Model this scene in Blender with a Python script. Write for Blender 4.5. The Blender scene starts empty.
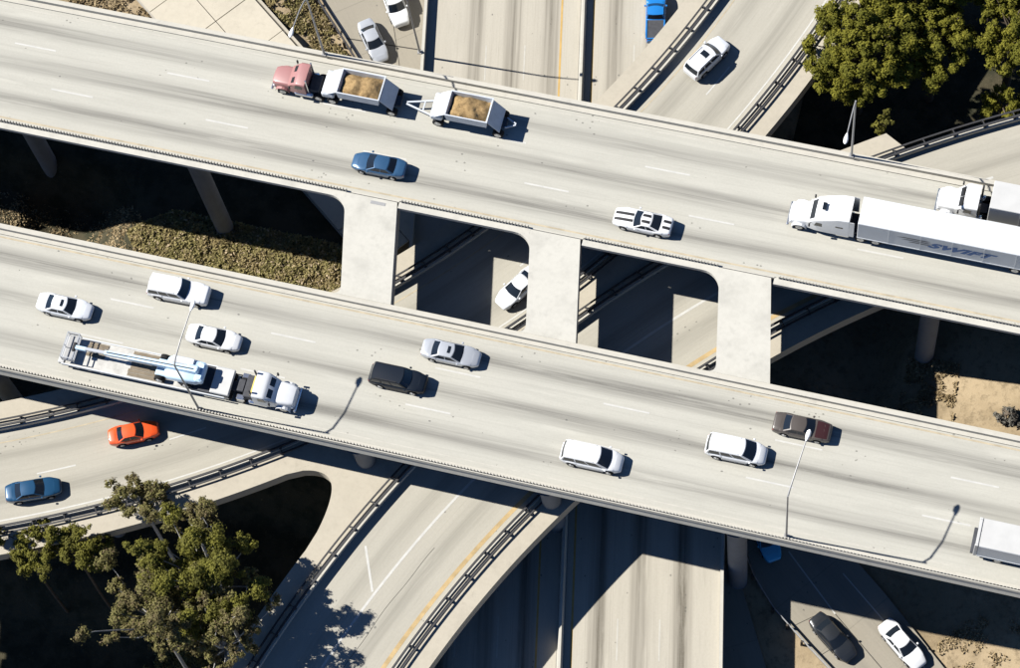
import bpy, bmesh, math, random
import numpy as np
from mathutils import Vector, Matrix, noise as mnoise

# ------------------------------------------------------------------ camera, sky, sun, exposure
sc = bpy.context.scene
col = sc.collection
cam_d = bpy.data.cameras.new('camera')
cam = bpy.data.objects.new('camera', cam_d)
col.objects.link(cam)
cam_d.sensor_width = 36.0
cam_d.lens = 93.18
cam_d.clip_start = 1.0
cam_d.clip_end = 3000.0
cam.matrix_world = Matrix(((0.96445022, -0.20157010, 0.17089547, 38.5610),
                           (0.24997029, 0.90565566, -0.34249478, -77.2809),
                           (-0.08573574, 0.37303796, 0.92384634, 221.9576),
                           (0, 0, 0, 1)))
sc.camera = cam

SUN_DIR = Vector((1.087, 0.034, -1.0)).normalized()       # the way the light travels
world = bpy.data.worlds.new('World')
sc.world = world
world.use_nodes = True
wn = world.node_tree.nodes
sky = wn.new('ShaderNodeTexSky')
sky.sky_type = 'NISHITA'
sky.sun_disc = False
sky.sun_elevation = math.radians(42.6)
sky.sun_rotation = math.radians(268.2)
sky.air_density = 1.0
sky.altitude = 2500.0
sky.dust_density = 0.0
sky.ozone_density = 10.0
world.node_tree.links.new(sky.outputs[0], wn['Background'].inputs[0])
wn['Background'].inputs[1].default_value = 0.05

sun_d = bpy.data.lights.new('sun', 'SUN')
sun_d.energy = 5.0
sun_d.angle = math.radians(0.5)
sun_d.color = (1.0, 0.965, 0.90)
sun = bpy.data.objects.new('sun', sun_d)
col.objects.link(sun)
sun.rotation_euler = SUN_DIR.to_track_quat('-Z', 'Y').to_euler()
sun.location = (-60, 0, 80)

sc.view_settings.view_transform = 'Standard'
sc.view_settings.look = 'None'
sc.view_settings.exposure = 1.02
sc.view_settings.gamma = 1.0
sc.view_settings.use_curve_mapping = False

sc.cycles.diffuse_bounces = 1
RND = random.Random(7)
NPR = np.random.default_rng(11)

# ------------------------------------------------------------------ materials
class NT:
    def __init__(s, name):
        s.mat = bpy.data.materials.new(name)
        s.mat.use_nodes = True
        s.t = s.mat.node_tree
        s.b = s.t.nodes['Principled BSDF']
    def n(s, k): return s.t.nodes.new(k)
    def l(s, a, b): s.t.links.new(a, b)
    def put(s, inp, v):
        if hasattr(v, 'is_linked') or hasattr(v, 'links'): s.l(v, inp)
        else: inp.default_value = v
    def m(s, op, a, b=None, c=None, clamp=False):
        x = s.n('ShaderNodeMath'); x.operation = op; x.use_clamp = clamp
        s.put(x.inputs[0], a)
        if b is not None: s.put(x.inputs[1], b)
        if c is not None: s.put(x.inputs[2], c)
        return x.outputs[0]
    def noise(s, vec, scale, detail=4.0, rough=0.55):
        x = s.n('ShaderNodeTexNoise')
        s.l(vec, x.inputs['Vector'])
        x.inputs['Scale'].default_value = scale
        x.inputs['Detail'].default_value = detail
        x.inputs['Roughness'].default_value = rough
        return x.outputs[0]
    def scalev(s, vec, sx, sy, sz=1.0, off=(0, 0, 0)):
        x = s.n('ShaderNodeMapping')
        s.l(vec, x.inputs[0])
        x.inputs['Scale'].default_value = (sx, sy, sz)
        x.inputs['Location'].default_value = off
        return x.outputs[0]
    def ramp(s, v, a, b, ca=0.0, cb=1.0):
        x = s.n('ShaderNodeMapRange')
        x.interpolation_type = 'SMOOTHSTEP'
        s.put(x.inputs[0], v)
        x.inputs[1].default_value = a; x.inputs[2].default_value = b
        x.inputs[3].default_value = ca; x.inputs[4].default_value = cb
        return x.outputs[0]
    def mix(s, f, a, b):
        x = s.n('ShaderNodeMix'); x.data_type = 'RGBA'
        s.put(x.inputs[0], f)
        for i, v in ((6, a), (7, b)):
            if isinstance(v, tuple): x.inputs[i].default_value = v if len(v) == 4 else (*v, 1)
            else: s.l(v, x.inputs[i])
        return x.outputs[2]
    def coord(s, which='Object'):
        return s.n('ShaderNodeTexCoord').outputs[which]
    def pos(s):
        return s.n('ShaderNodeNewGeometry').outputs['Position']
    def bump(s, h, strength=0.3, dist=0.02):
        x = s.n('ShaderNodeBump')
        x.inputs['Strength'].default_value = strength
        x.inputs['Distance'].default_value = dist
        s.l(h, x.inputs['Height']); s.l(x.outputs[0], s.b.inputs['Normal'])
    def done(s, c, rough=0.85, spec=0.3):
        if isinstance(c, tuple): s.b.inputs['Base Color'].default_value = (*c[:3], 1)
        else: s.l(c, s.b.inputs['Base Color'])
        s.put(s.b.inputs['Roughness'], rough)
        s.b.inputs['Specular IOR Level'].default_value = spec
        return s.mat

M = {}
def road_mat(name, base, dark, v0, pitch, lo, hi, strength=0.6, side=(1, 1, 1), joint=12.0, streak=0.5, specks=True):
    """concrete roadway; uv in metres (u along, v across); an oil band down each lane, worn by tyres"""
    k = NT(name)
    uv = k.coord('UV')
    sep = k.n('ShaderNodeSeparateXYZ'); k.l(uv, sep.inputs[0])
    u, v = sep.outputs[0], sep.outputs[1]
    wob = k.noise(k.scalev(uv, 0.03, 0.08), 1.0, 2.0)
    vv = k.m('ADD', v, k.m('MULTIPLY', k.m('SUBTRACT', wob, 0.5), 0.9))
    fr = k.m('FRACT', k.m('DIVIDE', k.m('SUBTRACT', vv, v0), pitch))
    d = k.m('ABSOLUTE', k.m('SUBTRACT', fr, 0.5))
    band = k.ramp(d, 0.34, 0.0)
    inside = k.m('MULTIPLY', k.ramp(vv, lo - 0.2, lo + 0.3), k.ramp(vv, hi + 0.2, hi - 0.3))
    band = k.m('MULTIPLY', band, inside)
    amt = k.ramp(k.noise(k.scalev(uv, 0.012, 0.28), 1.0, 5.0), 0.34, 0.62, 0.45, 1.0)
    band = k.m('MULTIPLY', band, amt)
    st = k.ramp(k.noise(k.scalev(uv, 0.028, 1.7, 1, (3, 7, 0)), 1.0, 8.0, 0.7), 0.36, 0.64)
    band = k.m('MULTIPLY', band, k.m('ADD', k.m('MULTIPLY', st, 0.75), 0.45))
    # narrow tyre streaks
    fine = k.ramp(k.noise(k.scalev(uv, 0.03, 4.2, 1, (9, 2, 0)), 1.0, 6.0, 0.65), 0.50, 0.70)
    fine = k.m('MULTIPLY', k.m('MULTIPLY', fine, inside), streak)
    blot = k.noise(k.scalev(uv, 0.07, 0.45), 1.0, 7.0, 0.68)
    grain = k.noise(uv, 5.0, 5.0, 0.7)
    f = k.m('ADD', k.m('MULTIPLY', band, strength), k.m('MULTIPLY', fine, 0.30), clamp=True)
    c = k.mix(f, base, dark)
    c = k.mix(k.ramp(blot, 0.42, 0.75, 0, 0.42), c, tuple(x * 0.80 for x in dark[:3]) if False else tuple(x * 0.74 for x in base))
    c = k.mix(k.ramp(grain, 0.3, 0.75, 0.0, 0.22), c, tuple(x * 0.66 for x in base))
    if joint:
        j = k.m('ABSOLUTE', k.m('SUBTRACT', k.m('FRACT', k.m('DIVIDE', u, joint)), 0.5))
        jl = k.m('LESS_THAN', j, 0.05 / joint)
        c = k.mix(k.m('MULTIPLY', jl, 0.34), c, tuple(x * 0.5 for x in base))
        # one pour is a touch different from the next
        cell = k.n('ShaderNodeTexWhiteNoise'); cell.noise_dimensions = '2D'
        cx = k.n('ShaderNodeCombineXYZ')
        k.l(k.m('FLOOR', k.m('ADD', k.m('DIVIDE', u, joint), 0.5)), cx.inputs[0])
        k.l(k.m('FLOOR', k.m('DIVIDE', k.m('SUBTRACT', v, v0), pitch)), cx.inputs[1])
        k.l(cx.outputs[0], cell.inputs['Vector'])
        c = k.mix(k.m('MULTIPLY', cell.outputs[0], 0.13), c, tuple(x * 0.62 for x in base))
    if specks:
        vo = k.n('ShaderNodeTexVoronoi'); vo.inputs['Scale'].default_value = 0.55
        k.l(k.scalev(uv, 0.8, 1.3), vo.inputs['Vector'])
        cl = k.n('ShaderNodeSeparateColor'); k.l(vo.outputs['Color'], cl.inputs[0])
        sp = k.m('MULTIPLY', k.m('LESS_THAN', vo.outputs['Distance'], 0.048), k.m('GREATER_THAN', cl.outputs[0], 0.55))
        c = k.mix(k.m('MULTIPLY', sp, 0.62), c, (0.05, 0.05, 0.05))
        vo2 = k.n('ShaderNodeTexVoronoi'); vo2.inputs['Scale'].default_value = 2.1
        k.l(k.scalev(uv, 0.8, 1.0, 1, (4, 1, 0)), vo2.inputs['Vector'])
        gate = k.m('GREATER_THAN', k.noise(k.scalev(uv, 0.22, 0.42, 1, (11, 5, 0)), 1.0, 2.0), 0.63)
        sp2 = k.m('MULTIPLY', k.m('LESS_THAN', vo2.outputs['Distance'], 0.17), gate)
        c = k.mix(k.m('MULTIPLY', sp2, 0.55), c, (0.07, 0.067, 0.06))
        # fine longitudinal scuffing and pale worn patches
        scf = k.noise(k.scalev(uv, 0.35, 6.0, 1, (2, 8, 0)), 1.0, 6.0, 0.7)
        c = k.mix(k.ramp(scf, 0.5, 0.78, 0, 0.30), c, tuple(x * 0.55 for x in base))
        pale = k.noise(k.scalev(uv, 0.09, 0.9, 1, (5, 3, 0)), 1.0, 5.0, 0.65)
        c = k.mix(k.ramp(pale, 0.55, 0.75, 0, 0.35), c, tuple(min(1, x * 1.22) for x in base))
    k.bump(grain, 0.15, 0.01)
    M[name] = k.done(c, 0.9, 0.25)

def concrete(name, base, stain=0.5, scale=0.35):
    k = NT(name)
    p = k.pos()
    a = k.noise(p, scale, 6.0, 0.65)
    b = k.noise(p, 2.3, 5.0, 0.7)
    c = k.mix(k.ramp(a, 0.42, 0.78, 0, stain), base, tuple(x * 0.55 for x in base))
    c = k.mix(k.ramp(b, 0.35, 0.8, 0, 0.3), c, tuple(x * 0.72 for x in base))
    # vertical weather streaks on faces
    s_ = k.noise(k.scalev(p, 1.6, 1.6, 0.12), 1.0, 4.0)
    c = k.mix(k.ramp(s_, 0.55, 0.8, 0, 0.3), c, tuple(x * 0.6 for x in base))
    k.bump(b, 0.2, 0.015)
    M[name] = k.done(c, 0.9, 0.25)

def plain(name, c, rough=0.6, spec=0.4, metal=0.0, var=0.15, scale=3.0):
    k = NT(name)
    a = k.noise(k.pos(), scale, 4.0)
    cc = k.mix(k.ramp(a, 0.3, 0.75, 0, var), c, tuple(x * 0.45 for x in c))
    k.b.inputs['Metallic'].default_value = metal
    M[name] = k.done(cc, rough, spec)

def paint(name, c, rough=0.28, coat=0.6, metal=0.0):
    k = NT(name)
    a = k.noise(k.coord('Object'), 2.2, 4.0)
    cc = k.mix(k.ramp(a, 0.4, 0.8, 0, 0.10), c, tuple(x * 0.7 for x in c))
    k.b.inputs['Metallic'].default_value = metal
    k.b.inputs['Coat Weight'].default_value = coat
    k.b.inputs['Coat Roughness'].default_value = 0.08
    M[name] = k.done(cc, rough, 0.5)

def leafmat(name, a, b, c, trans=0.25, brown=None):
    k = NT(name)
    r = k.n('ShaderNodeNewGeometry').outputs['Random Per Island']
    n1 = k.noise(k.pos(), 0.55, 3.0)
    cc = k.mix(k.ramp(r, 0.0, 1.0), a, b)
    cc = k.mix(k.ramp(n1, 0.40, 0.65), cc, c)
    if brown: cc = k.mix(k.m('GREATER_THAN', r, 0.9), cc, brown)
    k.done(cc, 0.75, 0.12)
    if trans:
        tr = k.n('ShaderNodeBsdfTranslucent'); k.l(cc, tr.inputs[0])
        mx = k.n('ShaderNodeMixShader'); mx.inputs[0].default_value = trans
        out = k.t.nodes['Material Output']
        k.l(k.b.outputs[0], mx.inputs[1]); k.l(tr.outputs[0], mx.inputs[2]); k.l(mx.outputs[0], out.inputs[0])
    M[name] = k.mat

DECK = (0.380, 0.370, 0.326)
road_mat('deck_upper', DECK, (0.115, 0.110, 0.098), 10.4, 3.72, 10.6, 21.5, 0.92, joint=0)
road_mat('deck_lower', DECK, (0.115, 0.110, 0.098), -11.86, 3.70, -11.7, -0.7, 0.92, joint=0)
road_mat('ramp_road', (0.340, 0.322, 0.274), (0.20, 0.19, 0.16), -3.7, 3.7, -3.6, 3.7, 0.7, joint=0)
road_mat('freeway_road', (0.370, 0.344, 0.289), (0.10, 0.088, 0.068), 1.3, 3.66, 1.4, 12.3, 1.0, joint=0, streak=0.8)
road_mat('frontage', (0.252, 0.229, 0.185), (0.18, 0.165, 0.14), 0.0, 3.6, 0.3, 10.0, 0.5, joint=5.5)
concrete('concrete', (0.414, 0.396, 0.348), 0.25)
concrete('link_concrete', (0.430, 0.418, 0.375), 0.42, 0.42)
concrete('ledge_concrete', (0.370, 0.337, 0.274), 0.30, 0.4)
concrete('wall_concrete', (0.311, 0.296, 0.266), 0.4)
concrete('shaded_column_concrete', (0.150, 0.160, 0.175), 0.35, 0.5)  # shade on the columns is put into this dark bluish colour
concrete('slab_concrete', (0.429, 0.392, 0.318), 0.25, 0.3)
plain('white_paint_line', (0.445, 0.44, 0.415), 0.8, 0.2, var=0.22, scale=1.6)
plain('faint_line', (0.41, 0.395, 0.35), 0.85, 0.2, var=0.25, scale=1.6)
plain('yellow_paint_line', (0.44, 0.29, 0.10), 0.8, 0.2, var=0.3, scale=1.2)
plain('worn_yellow', (0.40, 0.345, 0.25), 0.85, 0.2, var=0.5, scale=1.2)
plain('gold_paint', (0.42, 0.31, 0.16), 0.85, 0.2, var=0.6, scale=1.0)
plain('tar', (0.05, 0.047, 0.042), 0.9, 0.2, var=0.2)
plain('dark_steel', (0.035, 0.035, 0.038), 0.6, 0.4, var=0.4)
plain('galvanised', (0.42, 0.43, 0.44), 0.45, 0.5, metal=0.6, var=0.3)
plain('lamp_metal', (0.30, 0.30, 0.30), 0.5, 0.5, metal=0.4)
plain('lamp_head_white', (0.75, 0.75, 0.74), 0.4, 0.5)
plain('wood_post', (0.06, 0.05, 0.04), 0.9, 0.2)
plain('rubber', (0.012, 0.012, 0.013), 0.85, 0.2)
plain('rim_metal', (0.45, 0.46, 0.48), 0.35, 0.5, metal=0.8)
plain('black_trim', (0.014, 0.014, 0.016), 0.5, 0.4)
plain('chassis', (0.05, 0.052, 0.06), 0.7, 0.3, var=0.5)
plain('chrome', (0.65, 0.66, 0.68), 0.2, 0.5, metal=0.9)
plain('red_lens', (0.35, 0.02, 0.02), 0.25, 0.5)
plain('clear_lens', (0.6, 0.62, 0.65), 0.2, 0.6)
plain('plank_wood', (0.20, 0.165, 0.12), 0.9, 0.15, var=0.5, scale=1.5)
plain('bed_grey', (0.46, 0.45, 0.42), 0.8, 0.2, var=0.5, scale=1.5)
plain('logo_blue', (0.02, 0.10, 0.28), 0.5, 0.3)
plain('logo_grey', (0.13, 0.13, 0.135), 0.5, 0.3)
plain('machine_yellow', (0.50, 0.38, 0.10), 0.6, 0.3)
plain('bark_pale', (0.42, 0.40, 0.37), 0.9, 0.15, var=0.5)
plain('bark_dark', (0.10, 0.08, 0.06), 0.9, 0.15, var=0.5)
plain('trailer_white', (0.52, 0.54, 0.56), 0.45, 0.4, var=0.10, scale=0.8)
plain('trailer_grey', (0.44, 0.44, 0.43), 0.5, 0.4, var=0.15, scale=0.8)
plain('hopper_white', (0.48, 0.51, 0.55), 0.5, 0.4, var=0.25, scale=1.5)
k = NT('glass'); k.b.inputs['Coat Weight'].default_value = 0.0
M['glass'] = k.done((0.010, 0.014, 0.02), 0.08, 0.5)
paint('white_car', (0.60, 0.61, 0.62))
paint('pearl_car', (0.57, 0.59, 0.62))
paint('silver_car', (0.42, 0.44, 0.47), 0.3, 0.6, 0.3)
paint('blue_car', (0.03, 0.085, 0.17), 0.3, 0.6, 0.25)
paint('deep_blue_car', (0.012, 0.06, 0.13), 0.3, 0.6, 0.2)
paint('black_car', (0.006, 0.010, 0.018), 0.35, 0.15)
plain('black_car', (0.006, 0.010, 0.018), 0.42, 0.25, var=0.0)
paint('charcoal_car', (0.014, 0.017, 0.022), 0.35, 0.2)
paint('brown_car', (0.065, 0.055, 0.048), 0.4, 0.25)
paint('maroon_car', (0.035, 0.012, 0.012), 0.35, 0.2)
paint('red_car', (0.70, 0.085, 0.02), 0.3, 0.6)
paint('bright_blue_car', (0.012, 0.15, 0.44), 0.3, 0.5)
paint('cyan_car', (0.03, 0.36, 0.62), 0.3, 0.5)
paint('pink_truck', (0.27, 0.125, 0.12), 0.45, 0.3)
paint('sky_blue_lift', (0.42, 0.56, 0.70), 0.4, 0.3)

k = NT('dirt')
p = k.pos()
a = k.noise(p, 0.12, 5.0, 0.6); b = k.noise(p, 1.4, 6.0, 0.7); c_ = k.noise(p, 7.0, 4.0, 0.7)
cc = k.mix(k.ramp(a, 0.42, 0.62), (0.30, 0.235, 0.15), (0.21, 0.162, 0.10))
cc = k.mix(k.ramp(b, 0.48, 0.68, 0, 0.7), cc, (0.13, 0.10, 0.062))
cc = k.mix(k.ramp(c_, 0.55, 0.75, 0, 0.6), cc, (0.34, 0.285, 0.20))
k.bump(b, 0.5, 0.12)
M['dirt'] = k.done(cc, 0.95, 0.1)
k = NT('litter_and_shade')  # leaf floor colour, darkened to hold the shade lying on it
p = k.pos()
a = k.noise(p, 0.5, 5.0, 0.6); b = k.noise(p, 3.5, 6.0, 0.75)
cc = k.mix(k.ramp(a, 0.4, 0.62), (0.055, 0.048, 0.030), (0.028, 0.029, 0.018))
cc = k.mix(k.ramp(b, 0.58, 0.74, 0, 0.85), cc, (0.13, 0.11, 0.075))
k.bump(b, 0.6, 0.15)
M['litter_and_shade'] = k.done(cc, 0.95, 0.1)
k = NT('gravel_load')
p = k.coord('Object')
a = k.noise(p, 3.0, 5.0, 0.6); b = k.noise(p, 13.0, 5.0, 0.7)
cc = k.mix(k.ramp(a, 0.4, 0.65), (0.30, 0.205, 0.10), (0.20, 0.135, 0.065))
cc = k.mix(k.ramp(b, 0.52, 0.7, 0, 0.7), cc, (0.09, 0.06, 0.035))
k.bump(b, 0.8, 0.08)
M['gravel_load'] = k.done(cc, 0.95, 0.1)
leafmat('leaf_dense', (0.125, 0.122, 0.016), (0.17, 0.158, 0.022), (0.095, 0.096, 0.014), 0.2)
leafmat('leaf_gum', (0.15, 0.140, 0.048), (0.21, 0.19, 0.075), (0.155, 0.132, 0.062), 0.35, (0.16, 0.12, 0.07))
leafmat('leaf_bright', (0.145, 0.142, 0.026), (0.20, 0.188, 0.04), (0.12, 0.115, 0.028), 0.35)
leafmat('leaf_ivy', (0.15, 0.132, 0.045), (0.26, 0.22, 0.10), (0.21, 0.165, 0.078), 0.15, (0.38, 0.30, 0.19))
leafmat('leaf_dry', (0.26, 0.20, 0.115), (0.36, 0.28, 0.165), (0.19, 0.14, 0.075), 0.1)
leafmat('leaf_grey', (0.10, 0.095, 0.08), (0.16, 0.15, 0.125), (0.07, 0.066, 0.058), 0.1)

# ------------------------------------------------------------------ mesh helpers
class MB:
    def __init__(s): s.v = []; s.f = []; s.uv = None; s.smooth = []
    def add(s, vs, fs, smooth=False):
        o = len(s.v); s.v += [tuple(map(float, q)) for q in vs]
        s.f += [tuple(i + o for i in f) for f in fs]; s.smooth += [smooth] * len(fs)
    def box(s, x0, x1, y0, y1, z0, z1, taper=0.0):
        t = taper
        s.add([(x0, y0, z0), (x1, y0, z0), (x1, y1, z0), (x0, y1, z0),
               (x0 + t, y0 + t, z1), (x1 - t, y0 + t, z1), (x1 - t, y1 - t, z1), (x0 + t, y1 - t, z1)],
              [(3, 2, 1, 0), (4, 5, 6, 7), (0, 1, 5, 4), (1, 2, 6, 5), (2, 3, 7, 6), (3, 0, 4, 7)])
    def rbox(s, x0, x1, y0, y1, z0, z1, r=0.06):
        """box with chamfered edges all round"""
        r = min(r, (x1 - x0) / 2.2, (y1 - y0) / 2.2, (z1 - z0) / 2.2)
        rings = []
        for z, i in ((z0, r), (z0 + r, 0), (z1 - r, 0), (z1, r)):
            a0, a1, b0, b1 = x0 + i, x1 - i, y0 + i, y1 - i
            c = r * 0.9
            rings.append([(a0 + c, b0, z), (a1 - c, b0, z), (a1, b0 + c, z), (a1, b1 - c, z),
                          (a1 - c, b1, z), (a0 + c, b1, z), (a0, b1 - c, z), (a0, b0 + c, z)])
        s.loft(rings, True, True)
    def loft(s, rings, cap0=True, cap1=True, smooth=False, closed=True):
        n = len(rings[0]); vs = [q for r in rings for q in r]; fs = []
        for i in range(len(rings) - 1):
            for j in range(n if closed else n - 1):
                k2 = (j + 1) % n
                fs.append((i * n + j, i * n + k2, (i + 1) * n + k2, (i + 1) * n + j))
        s.add(vs, fs, smooth)
        if cap0: s.add(rings[0], [tuple(reversed(range(n)))])
        if cap1: s.add(rings[-1], [tuple(range(n))])
    def prism(s, poly, z0, z1):
        n = len(poly)
        from mathutils.geometry import tessellate_polygon
        tr = tessellate_polygon([[Vector((q[0], q[1], 0)) for q in poly]])
        vs = [(q[0], q[1], z1) for q in poly] + [(q[0], q[1], z0) for q in poly]
        fs = []
        for t in tr:
            a, b, c = [Vector(poly[i][:2]) for i in t]
            up = (b - a).cross(c - a) > 0
            t = t if up else tuple(reversed(t))
            fs.append(tuple(t)); fs.append(tuple(i + n for i in reversed(t)))
        area = sum(poly[i][0] * poly[(i + 1) % n][1] - poly[(i + 1) % n][0] * poly[i][1] for i in range(n))
        for i in range(n):
            j = (i + 1) % n
            fs.append((i, i + n, j + n, j) if area > 0 else (j, j + n, i + n, i))
        s.add(vs, fs)
    def cyl(s, c, r, h, axis='z', seg=16, r2=None, smooth=True):
        r2 = r if r2 is None else r2
        rings = []
        for t, rr in ((-h / 2, r), (h / 2, r2)):
            ring = []
            for i in range(seg):
                a = 2 * math.pi * i / seg
                p, q = rr * math.cos(a), rr * math.sin(a)
                if axis == 'z': ring.append((c[0] + p, c[1] + q, c[2] + t))
                elif axis == 'y': ring.append((c[0] + q, c[1] + t, c[2] + p))
                else: ring.append((c[0] + t, c[1] + p, c[2] + q))
            rings.append(ring)
        s.loft(rings, True, True, smooth)
    def tube(s, pts, radii, seg=8, smooth=True):
        pts = [Vector(q) for q in pts]
        if not hasattr(radii, '__len__'): radii = [radii] * len(pts)
        rings = []
        ref = None
        for i, q in enumerate(pts):
            d = (pts[min(i + 1, len(pts) - 1)] - pts[max(i - 1, 0)]).normalized()
            if ref is None: ref = Vector((0, 0, 1)) if abs(d.z) < 0.9 else Vector((1, 0, 0))
            a = d.cross(ref).normalized(); b = d.cross(a).normalized()
            ref = -b if False else ref
            rings.append([tuple(q + (a * math.cos(t) + b * math.sin(t)) * radii[i])
                          for t in [-2 * math.pi * j / seg for j in range(seg)]])
        s.loft(rings, True, True, smooth)
    def bar(s, p, q, w, h):
        """rectangular bar between two points"""
        p, q = Vector(p), Vector(q); d = (q - p).normalized()
        ref = Vector((0, 0, 1)) if abs(d.z) < 0.95 else Vector((1, 0, 0))
        a = d.cross(ref).normalized(); b = a.cross(d).normalized()
        rings = [[tuple(c + a * sx * w / 2 + b * sz * h / 2) for sx, sz in ((1, -1), (1, 1), (-1, 1), (-1, -1))] for c in (p, q)]
        s.loft(rings)
    def build(s, name, mat, parent=None, world_coords=False, fix=False):
        me = bpy.data.meshes.new(name)
        me.from_pydata(s.v, [], s.f)
        me.polygons.foreach_set('use_smooth', s.smooth)
        if s.uv is not None:
            lay = me.uv_layers.new(name='UVMap')
            li = np.empty(len(me.loops), dtype=np.int32); me.loops.foreach_get('vertex_index', li)
            lay.data.foreach_set('uv', np.array(s.uv, dtype=np.float32)[li].ravel())
        if fix:
            bm = bmesh.new(); bm.from_mesh(me)
            bmesh.ops.recalc_face_normals(bm, faces=bm.faces); bm.to_mesh(me); bm.free()
        me.materials.append(M[mat]); me.update()
        return link(name, me, parent, world_coords)

def link(name, data, parent=None, world_coords=False):
    o = bpy.data.objects.new(name, data); col.objects.link(o)
    if parent is not None:
        o.parent = parent
        if world_coords: o.matrix_parent_inverse = Matrix.Translation(parent.location).inverted()
    return o

def tag(o, label, cat, group=None):
    o['label'] = label; o['category'] = cat
    if group: o['group'] = group
    return o
def thing(name, label, cat, loc=(0, 0, 0), rz=0.0, group=None):
    o = bpy.data.objects.new(name, None); col.objects.link(o)
    o.location = loc; o.rotation_euler = (0, 0, rz); o.empty_display_size = 0.5
    return tag(o, label, cat, group)
def structure(o): o['kind'] = 'structure'; return o
def stuff(o): o['kind'] = 'stuff'; return o

# ------------------------------------------------------------------ terrain
ZD = 13.5                                                   # viaduct road level
def sstep(a, b, x):
    t = min(1, max(0, (x - a) / (b - a))); return t * t * (3 - 2 * t)
def ground_z(x, y):
    z = -4.5
    e = sstep(29, 34.5, x) * sstep(-4, 3, y) * sstep(32, 20, y)            # bank under the viaducts, east
    z += e * (4.0 + 0.20 * max(0, min(x, 55) - 35))
    se = sstep(-3, -7, y) * sstep(14, 18, x)
    z -= se * (0.8 - 1.5 * sstep(0, 9, (x - 37.5) * 0.64 + (y + 11.5) * 0.77))
    z -= 0.8 * sstep(20, 27, y) * sstep(-34.5, -30.0, x + max(0, (34 - y)) * -0.35) * sstep(-8, -14, x)
    z -= 6.2 * sstep(-10, -15, y) * sstep(4, -3, x)                      # hollow south-west
    z -= (6.2 * sstep(-40.5, -49, x) - 2.0 * sstep(-51.5, -55, x)) * sstep(-13, -6, y) * sstep(15.5, 11.5, y)
    z -= 3.0 * sstep(-23, -29, y) * sstep(-14, -20, x)  # deepened further only so this floor drops into shadow
    z += 0.18 * mnoise.noise(Vector((x * 0.11, y * 0.11, 0.3))) + 0.08 * mnoise.noise(Vector((x * 0.5, y * 0.5, 4.1)))
    return z
mb = MB()
xs = sorted(set(list(np.arange(-320, -80, 12.0)) + list(np.arange(-80, 80, 1.0)) + list(np.arange(80, 321, 12.0))))
ys = sorted(set(list(np.arange(-320, -60, 12.0)) + list(np.arange(-60, 70, 1.0)) + list(np.arange(70, 321, 12.0))))
mb.add([(x, y, ground_z(x, y)) for y in ys for x in xs],
       [(j * len(xs) + i, j * len(xs) + i + 1, (j + 1) * len(xs) + i + 1, (j + 1) * len(xs) + i)
        for j in range(len(ys) - 1) for i in range(len(xs) - 1)], True)
structure(mb.build('ground', 'dirt'))

# ------------------------------------------------------------------ bottom freeway (running north-south)
def cpt(y, off):                 # a point at offset off east of the median line
    d = Vector((0.2135, -1, 0)).normalized(); n = Vector((1, 0.2135, 0)).normalized()
    return Vector((4.35 - 0.2135 * y, y, 0)) + n * off
def cstrip(off0, off1, y0, y1, z, nseg=1):
    m = MB(); m.uv = []
    vs = []; fs = []
    for i in range(nseg + 1):
        y = y0 + (y1 - y0) * i / nseg
        for o in (off0, off1):
            q = cpt(y, o); vs.append((q.x, q.y, z)); m.uv.append((-y * 1.0225, abs(o)))
    for i in range(nseg): fs.append((2 * i, 2 * i + 1, 2 * i + 3, 2 * i + 2))
    m.add(vs, fs); return m
CE, CW = 13.75, -15.0
mb = MB()
a, b, c, d = cpt(-170, CW), cpt(-170, CE), cpt(190, CE), cpt(190, CW)
mb.prism([(q.x, q.y) for q in (a, b, c, d)], -7.0, -0.02)
structure(mb.build('freeway_embankment', 'wall_concrete'))
fw_e = structure(cstrip(0.35, CE - 0.02, -170, 190, 0.0, 60).build('freeway_northbound', 'freeway_road'))
fw_w = structure(cstrip(CW + 0.02, -0.35, -170, 190, 0.0, 60).build('freeway_southbound', 'freeway_road'))
for off, par in ((0.95, fw_e), (-2.1, fw_w)):
    cstrip(off - 0.09, off + 0.09, -170, 190, 0.006).build('edge_line', 'yellow_paint_line', par)
for off, par in ((4.9, fw_e), (8.56, fw_e), (-5.5, fw_w), (-9.2, fw_w)):
    base_mesh = None
    for i in range(9):
        for y0 in ((31.5 + i * 14.63,) if i < 3 else (-82 + (i - 3) * 14.63,)):
            cstrip(off - 0.06, off + 0.06, y0, y0 + 3.66, 0.006).build('lane_dash', 'faint_line', par)
def cwall(name, off, th, z0, z1, y0, y1, mat, label, cat, jersey=False):
    m = MB(); rings = []
    for y in (y0, y1):
        prof = [(-th / 2, z0), (th / 2, z0), (th / 2 * (0.45 if jersey else 1), z1), (-th / 2 * (0.45 if jersey else 1), z1)]
        rings.append([(lambda q: (q.x, q.y, zz))(cpt(y, off + o)) for o, zz in prof])
    m.loft(rings)
    return tag(m.build(name, mat, fix=True), label, cat)
cwall('median_barrier', 0.0, 0.5, -0.01, 0.85, -170, 190, 'concrete', 'low concrete median barrier down the middle of the bottom freeway', 'barrier', True)
cwall('retaining_wall', CE + 0.14, 0.28, -7.0, 0.55, -170, 190, 'concrete', 'pale concrete wall along the right edge of the bottom freeway', 'wall')
cwall('retaining_wall', CW - 0.14, 0.28, -7.0, 0.85, -170, 190, 'concrete', 'pale concrete wall along the left edge of the bottom freeway beside the silver sedan', 'wall')

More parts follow.
